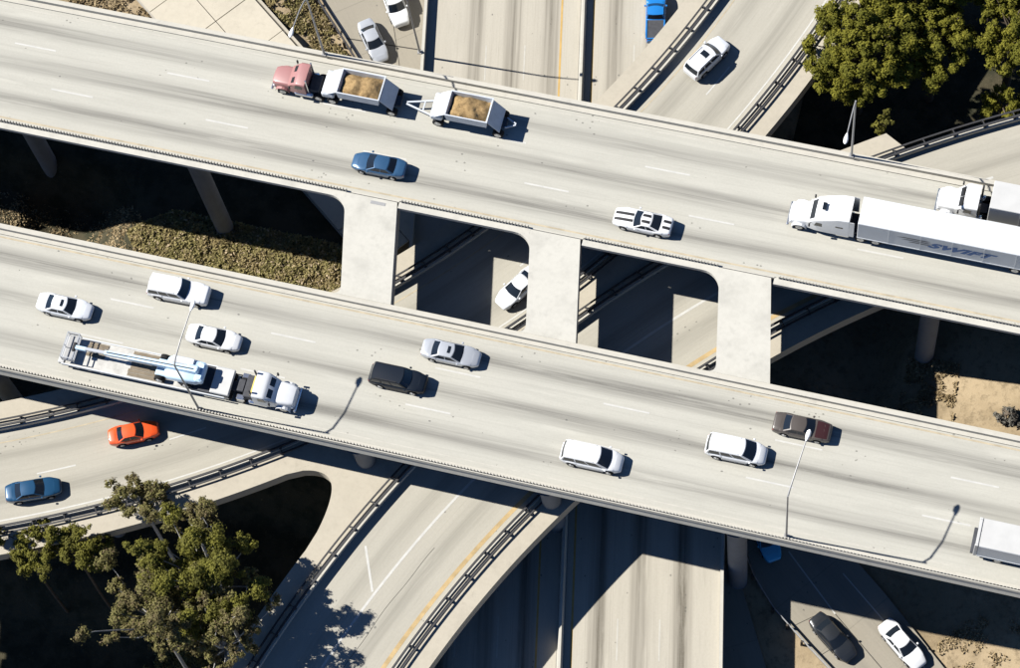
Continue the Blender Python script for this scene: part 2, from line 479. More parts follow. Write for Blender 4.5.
# ------------------------------------------------------------------ slip roads in the cuttings
def polyroad(name, poly, z, mat, org, ang, thick=0.25):
    m = MB(); m.prism(poly, z - thick, z)
    ca, sa = math.cos(ang), math.sin(ang)
    m.uv = [((q[0] - org[0]) * ca + (q[1] - org[1]) * sa, -(q[0] - org[0]) * sa + (q[1] - org[1]) * ca) for q in m.v]
    return structure(m.build(name, mat))
se_road = polyroad('slip_road', [(19.2, 2), (21.2, -6.5), (24.2, -11.6), (26.5, -13.8), (30.0, -16.4), (36, -20.6), (60, -36.5),
                                 (66, -30.5), (46, -18.9), (41.7, -15.4), (38.1, -12.3), (35.3, -9.9), (32.1, -7.4), (27.5, -2), (25, 6), (20, 14), (17, 10)],
                   -4.95, 'frontage', (24.2, -11.6), math.radians(-37))
nw_road = polyroad('slip_road', [(-42, 50), (-30.2, 36.8), (-25.2, 31.6), (-21, 26), (-17.4, 17), (-13.7, 17.5), (-18.2, 34), (-21.9, 52), (-30, 62)],
                   -4.95, 'frontage', (-18.2, 34), math.radians(-52))
polyroad('frontage_strip', [(18.8, -3), (20.6, -10.3), (22.6, -11.6), (27.3, -20.2), (32.5, -30), (25.0, -30)], -5.0, 'frontage', (20, -10), math.radians(-62))
def groundline(par, p0, p1, w, z, mat, name='edge_line'):
    m = MB(); p0 = Vector((*p0, 0)); p1 = Vector((*p1, 0)); n = (p1 - p0).cross(Vector((0, 0, 1))).normalized() * w / 2
    m.add([(p0 - n)[:2] + (z,), (p0 + n)[:2] + (z,), (p1 + n)[:2] + (z,), (p1 - n)[:2] + (z,)], [(0, 1, 2, 3)])
    m.build(name, mat, par, fix=False)
groundline(se_road, (26.2, -8.0), (31.4, -12.7), 0.12, -4.94, 'white_paint_line')
groundline(se_road, (31.4, -12.7), (44, -22.6), 0.07, -4.94, 'tar', 'seam')
groundline(se_road, (28.2, -14.5), (29.9, -13.1), 0.05, -4.94, 'tar', 'seam')
groundline(se_road, (31.0, -16.6), (33.2, -14.4), 0.05, -4.94, 'tar', 'seam')
groundline(se_road, (31.3, -8.9), (42, -17.3), 0.10, -4.94, 'white_paint_line')
groundline(nw_road, (-29.2, 36.2), (-24.6, 31.4), 0.08, -4.94, 'white_paint_line')
groundline(nw_road, (-27.0, 33.6), (-19.2, 33.9), 0.12, -4.94, 'tar', 'seam')
groundline(nw_road, (-24.5, 40), (-20.3, 30), 0.06, -4.94, 'tar', 'seam')

# concrete apron of big slabs north-west of the viaduct; each slab is a piece
apron = structure(MB().build('apron', 'slab_concrete')) if False else None
def ap(s, t):          # s along (south-east), t across (to the north-east)
    d = Vector((0.80, -0.60, 0)); n = Vector((0.60, 0.80, 0)); o = Vector((-46.15, 31.45, 0))
    return o + d * s + n * t
m = MB(); m.prism([tuple(ap(s, t)[:2]) for s, t in ((-40, -0.1), (34, -0.1), (34, 8.9), (-40, 8.9))], -6.2, -4.12)
apron = structure(m.build('apron', 'wall_concrete'))
for i in range(-6, 7):
    for j in range(2):
        m = MB(); s0, s1 = i * 5.2 - 0.7 + 0.04, (i + 1) * 5.2 - 0.7 - 0.04; t0, t1 = j * 4.4 + 0.04, (j + 1) * 4.4 - 0.04
        dz = RND.uniform(-0.012, 0.012)
        q = [tuple(ap(s, t)[:2]) for s, t in ((s0, t0), (s1, t0), (s1, t1), (s0, t1))]
        m.prism(q, -4.115, -3.92 + dz); m.build('slab', 'slab_concrete', apron)
m = MB(); m.prism([tuple(ap(s, t)[:2]) for s, t in ((-40, 8.95), (34, 8.95), (34, 9.2), (-40, 9.2))], -6.2, -3.85)
m.build('kerb', 'ledge_concrete', apron)

# ------------------------------------------------------------------ the two curved ramps
R2 = math.sqrt(0.5)
PA = (3.59045e-06, 0.00531150, 0.05916952, 7.80332670)
PB = (9.63463e-06, -0.00555555, 0.18256401, -5.49680839)
ZR = 6.2
def rp(P, u, off):
    v = ((P[0] * u + P[1]) * u + P[2]) * u + P[3]
    mm = (3 * P[0] * u + 2 * P[1]) * u + P[2]
    L = math.hypot(1, mm)
    uu, vv = u - off * mm / L, v + off / L
    return ((uu - vv) * R2, (uu + vv) * R2)
def arclen(P, us):
    s = [0.0]
    for a_, b_ in zip(us, us[1:]):
        p_, q_ = rp(P, a_, 0), rp(P, b_, 0); s.append(s[-1] + math.dist(p_, q_))
    return s
def rstrip(P, us, o0, o1, z0, z1, uv=False):
    """solid strip between two offsets (numbers or functions of u)"""
    f0 = o0 if callable(o0) else (lambda u: o0); f1 = o1 if callable(o1) else (lambda u: o1)
    m = MB(); n = len(us); s = arclen(P, us); rings = []
    for u in us:
        a_, b_ = rp(P, u, f0(u)), rp(P, u, f1(u))
        rings.append([(*a_, z0), (*b_, z0), (*b_, z1), (*a_, z1)])
    m.loft(rings)
    if uv:
        m.uv = []
        for i, u in enumerate(us):
            for o in (f0(u), f1(u), f1(u), f0(u)): m.uv.append((s[i], o))
        for i in (0, n - 1):
            m.uv += [(s[i], 0)] * 4
    return m
def rline(P, us, off, w, z, fn=None):
    m = MB(); vs = []
    for u in us:
        o = fn(u) if fn else off
        vs += [(*rp(P, u, o + w / 2), z), (*rp(P, u, o - w / 2), z)]
    m.add(vs, [(2 * i, 2 * i + 1, 2 * i + 3, 2 * i + 2) for i in range(len(us) - 1)]); return m
def gapd(u):
    """clear distance between ramp A's right rail and ramp B's left rail"""
    return math.dist(rp(PA, u, -4.6), rp(PB, u, 5.0))
US_A = list(np.arange(-66, 66.1, 1.0)); US_B = list(np.arange(-66, 66.1, 1.0))
LW = 2.5
def ledge_w(u): return min(LW, gapd(u) * 0.36)
ramps = {}
for key, P, hw, us, nm in (('A', PA, 4.6, US_A, 'curved concrete ramp with the orange-red sedan, rising from lower left to upper right'),
                           ('B', PB, 5.0, US_B, 'curved concrete ramp with the painted gore and tree shadow, empty of cars')):
    base = rp(P, 0, 0)
    t = thing('ramp', nm, 'ramp', (*base, 0))
    ramps[key] = t
    rstrip(P, us, hw, -hw, ZR - 0.75, ZR, True).build('road_surface', 'ramp_road', t, True)
    fl = (lambda u, hw=hw: hw + LW) if key == 'A' else (lambda u, hw=hw: hw + (ledge_w(u) if u < 38.5 else 0.45))
    fr = (lambda u, hw=hw: -hw - ledge_w(u)) if key == 'A' else (lambda u, hw=hw: -hw - LW)
    rstrip(P, us, fl, hw, ZR - 1.1, ZR + 0.30).build('ledge', 'ledge_concrete', t, True)
    rstrip(P, us, -hw, fr, ZR - 1.1, ZR + 0.30).build('ledge', 'ledge_concrete', t, True)
    # edge girders below
    rstrip(P, us, hw - 0.6, -hw + 0.6, ZR - 1.5, ZR - 0.76).build('girder', 'wall_concrete', t, True)
    for sgn in (1, -1):
        o = sgn * (hw + 0.02)
        rstrip(P, us, o + 0.17, o - 0.17, ZR - 0.02, ZR + 0.46).build('kerb_wall', 'concrete', t, True)
        # steel rail on posts along the kerb wall
        o2 = sgn * (hw + 0.06)
        o3 = sgn * (hw + 0.68)
        rstrip(P, us, o3 + 0.07, o3 - 0.07, ZR + 0.58, ZR + 0.70).build('rail', 'dark_steel', t, True)
        r_ = rstrip(P, us, o2 + 0.09, o2 - 0.09, ZR + 0.74, ZR + 0.90).build('rail', 'dark_steel', t, True)
        s = arclen(P, us); step = 2.7; nxt = 0.0; pm = None
        for i, u in enumerate(us[:-1]):
            while nxt <= s[i + 1]:
                f = (nxt - s[i]) / (s[i + 1] - s[i]); uu = u + (us[i + 1] - u) * f; nxt += step
                if abs(uu) > 52: continue
                q = rp(P, uu, o2 + 0.02); q2 = rp(P, uu + 0.05, o2 + 0.02)
                if pm is None:
                    b_ = MB(); b_.box(-0.075, 0.075, -0.075, 0.075, 0, 0.4); b_.box(-0.12, 0.12, -0.12, 0.12, -0.0, 0.05); b_.bar((0, 0, 0.36), (0, sgn * 0.6, 0.2), 0.09, 0.09); b_.box(-0.06, 0.06, sgn * 0.6 - 0.06, sgn * 0.6 + 0.06, -0.15, 0.16)
                    po = b_.build('post', 'dark_steel', t); pm = po.data
                else:
                    po = link('post', pm, t)
                po.location = (q[0] - base[0], q[1] - base[1], ZR + 0.44); po.rotation_euler.z = math.atan2(q2[1] - q[1], q2[0] - q[0])
A, B = ramps['A'], ramps['B']
# gore slab between the two ramps, with a rounded opening at each end
def fill(u0, u1, r0, r1):
    m = MB(); J, I = 24, 45; vs = []
    for i in range(I + 1):
        for j in range(J + 1):
            c_ = j / J; bulge = math.sqrt(max(0, 1 - (2 * c_ - 1) ** 2))
            ua = u0 - r0 + r0 * bulge; ub = u1 + r1 - r1 * bulge
            u = ua + (ub - ua) * i / I
            a_, b_ = rp(PA, u, -4.6 - ledge_w(u)), rp(PB, u, 5.0 + ledge_w(u))
            vs.append((a_[0] + (b_[0] - a_[0]) * c_, a_[1] + (b_[1] - a_[1]) * c_))
    n = len(vs); top = [(*q, ZR + 0.296) for q in vs]; bot = [(*q, ZR - 1.1) for q in vs]
    fs = []
    for i in range(I):
        for j in range(J):
            a_ = i * (J + 1) + j
            fs.append((a_, a_ + J + 1, a_ + J + 2, a_ + 1)[::-1]); fs.append((a_ + n, a_ + J + 1 + n, a_ + J + 2 + n, a_ + 1 + n))
    for i in (0, I):
        for j in range(J):
            a_ = i * (J + 1) + j; fs.append((a_, a_ + 1, a_ + 1 + n, a_ + n))
    m.add(top + bot, fs); return m
fill(-17.6, 25.0, 3.6, 3.0).build('gore_slab', 'ledge_concrete', A, True, fix=True)
# painted lines
ua = US_A[16:-14]
rline(PA, ua, 3.35, 0.12, ZR + 0.006).build('edge_line', 'worn_yellow', A, True)
rline(PA, ua, -3.9, 0.14, ZR + 0.006).build('edge_line', 'white_paint_line', A, True)
for u0 in np.arange(-64, 60, 11.5):
    uu = list(np.linspace(u0, u0 + 3.3, 5))
    rline(PA, uu, -0.2, 0.14, ZR + 0.006).build('lane_dash', 'white_paint_line', A, True)
rline(PB, ua, -4.15, 0.38, ZR + 0.006).build('edge_line', 'gold_paint', B, True)
rline(PB, list(np.linspace(-40, 45, 80)), 0.32, 0.22, ZR + 0.006).build('edge_line', 'white_paint_line', B, True)
m = MB(); q0, q1 = Vector((-6.91, -22.89, 0)), Vector((-8.61, -19.07, 0)); nn = (q1 - q0).cross(Vector((0, 0, 1))).normalized() * 0.1
m.add([(q0 - nn)[:2] + (ZR + 0.007,), (q0 + nn)[:2] + (ZR + 0.007,), (q1 + nn)[:2] + (ZR + 0.007,), (q1 - nn)[:2] + (ZR + 0.007,)], [(0, 1, 2, 3)])
m.build('gore_line', 'white_paint_line', B, True)
rline(PB, list(np.linspace(-27, -15, 40)), 0, 0.04, ZR + 0.005, lambda u: -1.3 + 0.05 * math.sin(u * 1.1)).build('crack', 'tar', B, True)
# ramp piers
for par, P, us_ in ((A, PA, (-52, -37, -14, 8, 26, 40)), (B, PB, (-44, -30, 30, 43))):
    for u in us_:
        for o in (-2.6, 2.6):
            q = rp(P, u, o); m = MB(); m.cyl((0, 0, (ZR - 1.5 - 6) / 2), 0.7, ZR - 1.5 + 6, 'z', 16)
            c_ = m.build('pier', 'shaded_column_concrete', par); c_.location = (q[0] - par.location.x, q[1] - par.location.y, 0)

# ------------------------------------------------------------------ the two viaducts
X0, X1 = -150.0, 150.0
def slab_x(profile, x0=X0, x1=X1):
    m = MB(); m.loft([[(x0, y, z) for y, z in profile], [(x1, y, z) for y, z in profile]]); return m
def deck(par, y0, y1, mat):
    m = MB(); m.uv = []; n = 30; vs = []
    for i in range(n + 1):
        x = X0 + (X1 - X0) * i / n
        for y in (y0, y1): vs.append((x, y, ZD)); m.uv.append((x, y))
    m.add(vs, [(2 * i, 2 * i + 2, 2 * i + 3, 2 * i + 1) for i in range(n)])
    m.build('road_surface', mat, par, True)
LINKS = [((-17.25, 8.65), (-15.50, 1.24), (-12.63, 9.17), (-10.78, 0.55)),
         ((-0.51, 8.88), (1.13, 1.10), (3.96, 8.89), (5.69, 0.52)),
         ((16.24, 8.91), (17.82, 0.80), (20.80, 8.77), (22.52, 0.56))]
LX = [(-17.45, -12.60), (-0.70, 4.00), (16.05, 20.85)]       # where each link meets the upper deck
def teeth(par, y0, y1, z0, z1, gaps=()):
    m = MB(); x = -66.0
    while x < 62:
        if not any(a_ - 0.1 < x < b_ + 0.1 for a_, b_ in gaps):
            m.box(x, x + 0.12, y0, y1, z0, z1, 0.008)
        x += 0.285
    return stuff(m.build('balusters', 'concrete', par, True))
UV_ = thing('viaduct', 'upper of the two straight concrete viaducts, carrying the gravel truck and the semi', 'viaduct', (0, 16, 0))
LV_ = thing('viaduct', 'lower of the two straight concrete viaducts, carrying the boom lift and minivans', 'viaduct', (0, -6, 0))
# upper viaduct, y 9.1 .. 22.7
deck(UV_, 9.98, 21.75, 'deck_upper')
slab_x([(9.95, ZD - 0.02), (9.95, ZD - 0.5), (11.0, ZD - 1.5), (21.4, ZD - 1.5), (22.3, ZD - 0.5), (22.3, ZD - 0.02)]).build('box_girder', 'wall_concrete', UV_, True, fix=True)
for a_, b_ in zip([X0] + [q[1] for q in LX], [q[0] for q in LX] + [X1]):
    slab_x([(9.45, ZD - 0.36), (9.945, ZD - 0.40), (9.945, ZD + 0.10), (9.32, ZD + 0.10), (9.32, ZD - 0.30)], a_, b_).build('ledge', 'link_concrete', UV_, True, fix=True)
teeth(UV_, 9.86, 10.06, ZD + 0.02, ZD + 0.55, LX)
for a_, b_ in LX: slab_x([(9.86, ZD - 0.01), (10.04, ZD - 0.01), (10.0, ZD + 0.16), (9.88, ZD + 0.16)], a_, b_).build('kerb', 'concrete', UV_, True, fix=True)
slab_x([(21.75, ZD - 0.3), (21.75, ZD + 0.15), (22.2, ZD + 0.17), (22.2, ZD - 0.3)]).build('kerb', 'concrete', UV_, True, fix=True)
slab_x([(22.2, ZD - 0.4), (22.2, ZD + 0.62), (22.5, ZD + 0.62), (22.5, ZD - 0.4)]).build('parapet', 'concrete', UV_, True, fix=True)
slab_x([(22.5, ZD - 0.5), (22.5, ZD + 0.12), (22.85, ZD + 0.12), (22.85, ZD - 0.5)]).build('ledge', 'concrete', UV_, True, fix=True)
# lower viaduct, y -13.3 .. 0.3
deck(LV_, -12.35, -0.62, 'deck_lower')
slab_x([(-12.8, ZD - 0.02), (-12.8, ZD - 0.5), (-12.2, ZD - 1.5), (-1.0, ZD - 1.5), (-0.1, ZD - 0.5), (-0.1, ZD - 0.02)]).build('box_girder', 'wall_concrete', LV_, True, fix=True)
slab_x([(-0.62, ZD - 0.3), (-0.62, ZD + 0.15), (-0.28, ZD + 0.17), (-0.28, ZD - 0.3)]).build('kerb', 'concrete', LV_, True, fix=True)
slab_x([(-0.28, ZD - 0.4), (-0.28, ZD + 0.62), (0.0, ZD + 0.62), (0.0, ZD - 0.4)]).build('parapet', 'concrete', LV_, True, fix=True)
slab_x([(0.0, ZD - 0.6), (0.0, ZD + 0.10), (0.36, ZD + 0.10), (0.36, ZD - 0.6)]).build('ledge', 'concrete', LV_, True, fix=True)
slab_x([(-12.35, ZD - 0.3), (-12.35, ZD + 0.16), (-12.62, ZD + 0.18), (-12.62, ZD - 0.3)]).build('kerb', 'concrete', LV_, True, fix=True)
slab_x([(-12.62, ZD - 0.5), (-12.62, ZD + 0.18), (-12.86, ZD + 0.20), (-13.06, ZD - 0.75), (-12.85, ZD - 0.85)]).build('fascia', 'link_concrete', LV_, True, fix=True)
teeth(LV_, -12.82, -12.64, ZD + 0.15, ZD + 0.66)
slab_x([(-12.86, ZD + 0.20), (-12.84, ZD + 0.52), (-12.92, ZD + 0.52), (-12.97, ZD + 0.20)]).build('rail', 'concrete', LV_, True, fix=True)
# link slabs
for (tl, bl, tr, br) in LINKS:
    dl = ((bl[0] - tl[0]) / (bl[1] - tl[1])); dr = ((br[0] - tr[0]) / (br[1] - tr[1]))
    yt, yb = 9.84, 0.37
    xl = lambda y: tl[0] + (y - tl[1]) * dl
    xr = lambda y: tr[0] + (y - tr[1]) * dr
    poly = [(xr(yb) + 0.0, yb), (xr(yt) - 0.0, yt), (xl(yt) - 1.45, yt), (xl(yt) - 1.45, 9.31)]
    for i in range(9):                       # fillet north-west
        a_ = math.pi / 2 * i / 8; r = 1.35
        poly.append((xl(9.31 - r + r * math.cos(a_)) - r + r * math.sin(a_), 9.31 - r + r * math.cos(a_)))
    for i in range(6):                       # fillet south-west
        a_ = math.pi / 2 * i / 5; r = 0.7
        poly.append((xl(yb + r - r * math.sin(a_)) - r + r * math.cos(a_), yb + r - r * math.sin(a_)))
    m = MB(); m.prism(poly, ZD - 0.36, ZD + 0.094); lk = m.build('link_slab', 'link_concrete', UV_, True, fix=True)
    m = MB(); m.prism([(xr(yb) - 0.03, yb), (xr(9.9) - 0.03, 9.9), (xl(9.9) + 0.03, 9.9), (xl(yb) + 0.03, yb)], ZD - 2.0, ZD - 0.365)
    m.build('link_girder', 'wall_concrete', UV_, True, fix=True)
m = MB(); m.box(-15.1, -13.75, 9.25, 9.55, ZD + 0.08, ZD + 0.115); m.build('drain_grate', 'lamp_metal', UV_, True)
# columns
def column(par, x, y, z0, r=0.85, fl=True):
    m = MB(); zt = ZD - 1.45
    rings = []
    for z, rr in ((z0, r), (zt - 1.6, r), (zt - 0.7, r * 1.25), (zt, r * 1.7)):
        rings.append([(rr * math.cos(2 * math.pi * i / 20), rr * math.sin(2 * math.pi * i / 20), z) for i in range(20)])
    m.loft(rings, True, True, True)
    c_ = m.build('column', 'shaded_column_concrete', par); c_.location = (x - par.location.x, y - par.location.y, 0)
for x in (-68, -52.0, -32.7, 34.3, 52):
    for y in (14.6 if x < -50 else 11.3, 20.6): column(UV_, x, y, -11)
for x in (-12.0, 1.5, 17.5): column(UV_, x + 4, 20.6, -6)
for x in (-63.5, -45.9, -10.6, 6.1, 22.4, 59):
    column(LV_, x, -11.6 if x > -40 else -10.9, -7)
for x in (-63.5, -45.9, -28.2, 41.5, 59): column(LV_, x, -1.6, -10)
# markings: 12 ft dashes every 48 ft
def dash_mesh():
    m = MB(); m.add([(0, -0.075, 0), (4.0, -0.075, 0), (4.0, 0.075, 0), (0, 0.075, 0)], [(0, 1, 2, 3)]); return m
def dashes(par, y, x_start):
    first = None; x = x_start - 14.75 * 4
    while x < 75:
        if first is None: o = dash_mesh().build('lane_dash', 'white_paint_line', par); first = o.data
        else: o = link('lane_dash', first, par)
        o.location = (x, y - par.location.y, ZD + 0.006); x += 14.75
dashes(UV_, 17.85, -51.4); dashes(UV_, 14.07, -46.6); dashes(LV_, -4.4, 9.3); dashes(LV_, -8.15, -7.1)
def longline(par, y, w, mat):
    m = MB(); m.add([(X0, y - w / 2, ZD + 0.006), (X1, y - w / 2, ZD + 0.006), (X1, y + w / 2, ZD + 0.006), (X0, y + w / 2, ZD + 0.006)], [(0, 1, 2, 3)])
    m.build('edge_line', mat, par, True)
longline(UV_, 10.42, 0.16, 'worn_yellow'); longline(UV_, 21.35, 0.10, 'faint_line')
longline(LV_, -0.85, 0.16, 'worn_yellow'); longline(LV_, -11.85, 0.10, 'faint_line')

# ------------------------------------------------------------------ street lamps
def lamp(loc, ang, label, h=10.4, arm=4.6, rise=0.9):
    t = thing('street_lamp', label, 'street lamp', loc, ang, 'lamps along the roads')
    m = MB(); m.tube([(0, 0, 0), (0, 0, h)], [0.105, 0.07], 10); m.build('pole', 'lamp_metal', t)
    m = MB(); m.box(-0.2, 0.2, -0.2, 0.2, -0.02, 0.1); m.build('base_plate', 'lamp_metal', t)
    m = MB(); m.tube([(0, 0, h - 0.25), (0.5, 0, h + 0.18), (arm * 0.45, 0, h + rise * 0.72), (arm, 0, h + rise)], [0.075, 0.07, 0.06, 0.05], 8); m.build('arm', 'lamp_metal', t)
    m = MB(); rings = []
    for x, w_, hh in ((0, .06, .06), (.2, .13, .09), (.55, .2, .12), (.85, .17, .10), (1.0, .06, .05)):
        rings.append([(arm - 0.1 + x, w_ * math.cos(a_), h + rise + 0.02 + hh * math.sin(a_)) for a_ in [2 * math.pi * i / 10 for i in range(10)]])
    m.loft(rings, True, True, True); hd = m.build('lamp_head', 'lamp_head_white', t, fix=True)
    m = MB(); m.box(arm + 0.2, arm + 0.7, -0.13, 0.13, h + rise - 0.13, h + rise - 0.07); m.build('lens', 'clear_lens', hd)
    return t
lamp((-24.3, -12.5, ZD + 0.2), math.radians(87), 'grey lamp post whose pole crosses in front of the boom-lift truck')
lamp((26.75, -12.45, ZD + 0.2), math.radians(84), 'grey lamp post whose head hangs over the brown sedan')
lamp((24.9, 22.35, ZD + 0.6), math.radians(-90), 'pale lamp post in front of the dense trees', arm=3.6)
lamp((-23.0, 22.35, ZD + 0.6), math.radians(-90), 'lamp post beside the plant-covered bank left of the silver sedan', arm=3.6)
lamp((-18.0, 30.8, 0.85), math.radians(8), 'thin lamp post beside the bottom freeway wall, right of the silver sedan', arm=3.0)

# ------------------------------------------------------------------ guard rails by the slip roads
def guardrail(pts, label, zb, beam='galvanised', th0=1.0):
    t = thing('guard_rail', label, 'guard rail', (*pts[0], zb))
    P = [Vector((*q, 0)) for q in pts]; o = P[0]
    m = MB()
    for a_, b_ in zip(P, P[1:]):
        for hz, th in ((0.52, 0.05), (0.62, 0.09), (0.72, 0.05)):
            m.bar((a_ - o) + Vector((0, 0, hz)), (b_ - o) + Vector((0, 0, hz)), th * th0, 0.1)
    m.build('beam', beam, t)
    tot = 0
    for a_, b_ in zip(P, P[1:]):
        L = (b_ - a_).length; n = (b_ - a_).cross(Vector((0, 0, 1))).normalized()
        k_ = max(1, int(L / 1.9))
        for i in range(k_):
            q = a_ + (b_ - a_) * (i / k_) - o + n * 0.16
            m = MB(); m.box(-0.1, 0.1, -0.1, 0.1, -0.4, 0.8); po = m.build('post', 'wood_post', t); po.location = q
    return t
guardrail([(22.4, -9.0), (23.7, -11.0), (26.1, -13.6), (29.2, -15.9), (32.2, -18.0), (38, -22.2)], 'pale guard rail on dark posts beside the black sedan', -4.9)
guardrail([(-38.5, 45.4), (-30.8, 36.9), (-28.2, 34.3), (-25.4, 31.4), (-21.6, 26)], 'dark guard rail between the plant-covered bank and the silver sedan', -4.9, 'dark_steel', 2.2)

# ------------------------------------------------------------------ vehicles
def wheel(par, x, y, r=0.33, w=0.22, twin=False):
    m = MB(); rings = []
    for yy, rr in ((-w / 2, r * 0.9), (-w / 2 + 0.03, r), (w / 2 - 0.03, r), (w / 2, r * 0.9)):
        rings.append([(rr * math.sin(2 * math.pi * i / 18), yy, rr * math.cos(2 * math.pi * i / 18)) for i in range(18)])
    m.loft(rings, True, True, True)
    o = m.build('wheel', 'rubber', par, fix=True); o.location = (x, y, r)
    m = MB(); s = 1 if y > 0 else -1
    m.cyl((0, s * (w / 2 + 0.005), 0), r * 0.62, 0.03, 'y', 14); m.cyl((0, s * (w / 2 + 0.02), 0), r * 0.2, 0.04, 'y', 8)
    m.build('rim', 'rim_metal', o, fix=True)
    return o

STY = {   # L W H, belt, rear deck z, hood z at cowl, nose z, fractions of the length: rear glass base/top, windscreen top/base
    'sedan':  dict(L=4.80, W=1.84, H=1.45, belt=0.98, deck=1.06, cowl=1.00, nose=0.72, rb=0.155, rt=0.315, ft=0.545, fb=0.715, rk=0.25),
    'coupe':  dict(L=5.00, W=1.92, H=1.40, belt=0.98, deck=1.04, cowl=0.99, nose=0.76, rb=0.155, rt=0.36, ft=0.50, fb=0.64, rk=0.18),
    'suv':    dict(L=4.80, W=1.93, H=1.78, belt=1.12, deck=1.10, cowl=1.14, nose=0.90, rb=0.015, rt=0.075, ft=0.60, fb=0.735, rk=0.18),
    'van':    dict(L=5.10, W=1.98, H=1.75, belt=1.08, deck=1.05, cowl=1.06, nose=0.74, rb=0.012, rt=0.065, ft=0.63, fb=0.815, rk=0.22),
    'bigsuv': dict(L=5.30, W=2.02, H=1.88, belt=1.18, deck=1.15, cowl=1.20, nose=1.04, rb=0.010, rt=0.045, ft=0.56, fb=0.675, rk=0.13),
    'pickup': dict(L=5.40, W=1.90, H=1.76, belt=1.12, deck=1.10, cowl=1.15, nose=0.98, rb=0.40, rt=0.43, ft=0.585, fb=0.70, rk=0.13),
}
def vehicle(name, label, cat, style, pnt, loc, rz, group=None, hood=None, sunroof=False, nwin=2, roof=None, scale=1.0, trunk=None, stripes=False, **kw):
    S = dict(STY[style]); S.update(kw)
    L, W, H = S['L'], S['W'], S['H']
    t = thing(name, label, cat, loc, rz, group)
    if scale != 1: t.scale = (scale,) * 3
    h = L / 2; wr = 0.33 if style in ('sedan', 'coupe') else 0.38
    if style in ('bigsuv', 'pickup'): wr = 0.41
    axf, axr = h - 0.93, -h + 0.98
    xrb, xrt, xft, xfb = [-h + S[k_] * L for k_ in ('rb', 'rt', 'ft', 'fb')]
    def ztop(x):
        if x <= xrb:
            e = (x + h) / max(0.01, xrb + h)
            return S['deck'] - 0.07 * (1 - e) ** 2
        if x >= xfb:
            e = (x - xfb) / (h - xfb)
            return S['cowl'] + (S['nose'] - S['cowl']) * (0.35 * e + 0.65 * e ** 2.4)
        e = (x - xrb) / (xfb - xrb)
        return S['deck'] + (S['cowl'] - S['deck']) * e
    def hw(x):
        e = abs(x) / h; p = 4.5 if x > 0 else 6.0
        kk = (S['rk'] if x > 0 else S['rk'] * 0.75)
        return W / 2 * (1 - kk * e ** p * 1.15 - 0.02 * e * e)
    def zb(x):
        z = 0.24 + 0.10 * max(0, abs(x) / h - 0.85) / 0.15
        for a_ in (axf, axr):
            R = wr + 0.07
            if abs(x - a_) < R: z = max(z, wr + math.sqrt(R * R - (x - a_) ** 2))
        return z
    xs_ = sorted(set([round(q, 3) for q in np.linspace(-h, h, 45)] + [round(a_ + s_ * (wr + 0.07), 3) for a_ in (axf, axr) for s_ in (-1.0, -0.97, 0.97, 1.0)] + [round(xrb, 3), round(xfb, 3)]))
    def ring(x, inset=0.0, lift=0.0, drop=0.0):
        w_ = hw(x) - inset; b_ = zb(x) + lift; z_ = ztop(x) - drop
        pts = [(w_ * 0.90, 0.0), (w_ * 0.985, 0.06), (w_, 0.35), (w_ * 0.995, 0.68), (w_ * 0.955, 0.90), (w_ * 0.87, 0.975), (w_ * 0.55, 1.012), (0, 1.03)]
        half = [(yy, b_ + (z_ - b_) * f) for yy, f in pts]
        return [(x, yy, zz) for yy, zz in half] + [(x, -yy, zz) for yy, zz in reversed(half[:-1])]
    def body_part(xa, xb, mat, nm):
        m = MB(); rings = []
        for x in xs_:
            if xa - 1e-6 <= x <= xb + 1e-6: rings.append(ring(x))
        if xa <= -h + 1e-6:
            rings = [[(-h - 0.07, q[1] * 0.94, 0.42 + (q[2] - 0.34) * 0.72) for q in ring(-h)]] + rings
        if xb >= h - 1e-6:
            rings = rings + [[(h + 0.06, q[1] * 0.92, 0.36 + (q[2] - 0.34) * 0.72) for q in ring(h)], [(h + 0.10, q[1] * 0.80, 0.40 + (q[2] - 0.34) * 0.5) for q in ring(h)]]
        m.loft([r[::-1] for r in rings], True, True, True)
        return m.build(nm, mat, t, fix=True)
    if style == 'pickup':
        body_part(-h, h, pnt, 'body')
    else:
        body_part(-h, h, pnt, 'body')
    # greenhouse panels
    zr0 = S['belt'] - 0.03; zr1 = H - 0.05
    wb = W / 2 * 0.90; wt = W / 2 * (0.70 if style in ('sedan', 'coupe') else 0.80)
    bowf, bowr = 0.16, 0.09
    def lerp(a_, b_, v): return a_ + (b_ - a_) * v
    def front(u, v, o=0): return (lerp(xfb, xft, v) + bowf * (1 - u * u) - 0.06 + o, u * lerp(wb, wt, v), lerp(zr0 + 0.02, zr1, v) + 0.035 * (1 - u * u) * v + o * 0.8)
    def rear(u, v, o=0): return (lerp(xrb, xrt, v) - bowr * (1 - u * u) + 0.04 - o, u * lerp(wb, wt, v), lerp(zr0 + 0.02, zr1, v) + 0.035 * (1 - u * u) * v + o * 0.8)
    def side(sg, u, v, o=0):
        xa, xb = lerp(xrb, xrt, v) + 0.04, lerp(xfb, xft, v) - 0.06
        return (lerp(xa, xb, u), sg * (lerp(wb, wt, v) + 0.02 * math.sin(math.pi * v) + o), lerp(zr0 + 0.02, zr1, v) + o * 0.3)
    def roofp(u, v, o=0):
        x0_, x1_ = xrt + 0.04 - bowr * (1 - u * u), xft - 0.06 + bowf * (1 - u * u)
        return (lerp(x0_, x1_, v), u * wt, zr1 + 0.035 * (1 - u * u) + 0.035 * math.sin(math.pi * v) * (1 - 0.6 * u * u) + o)
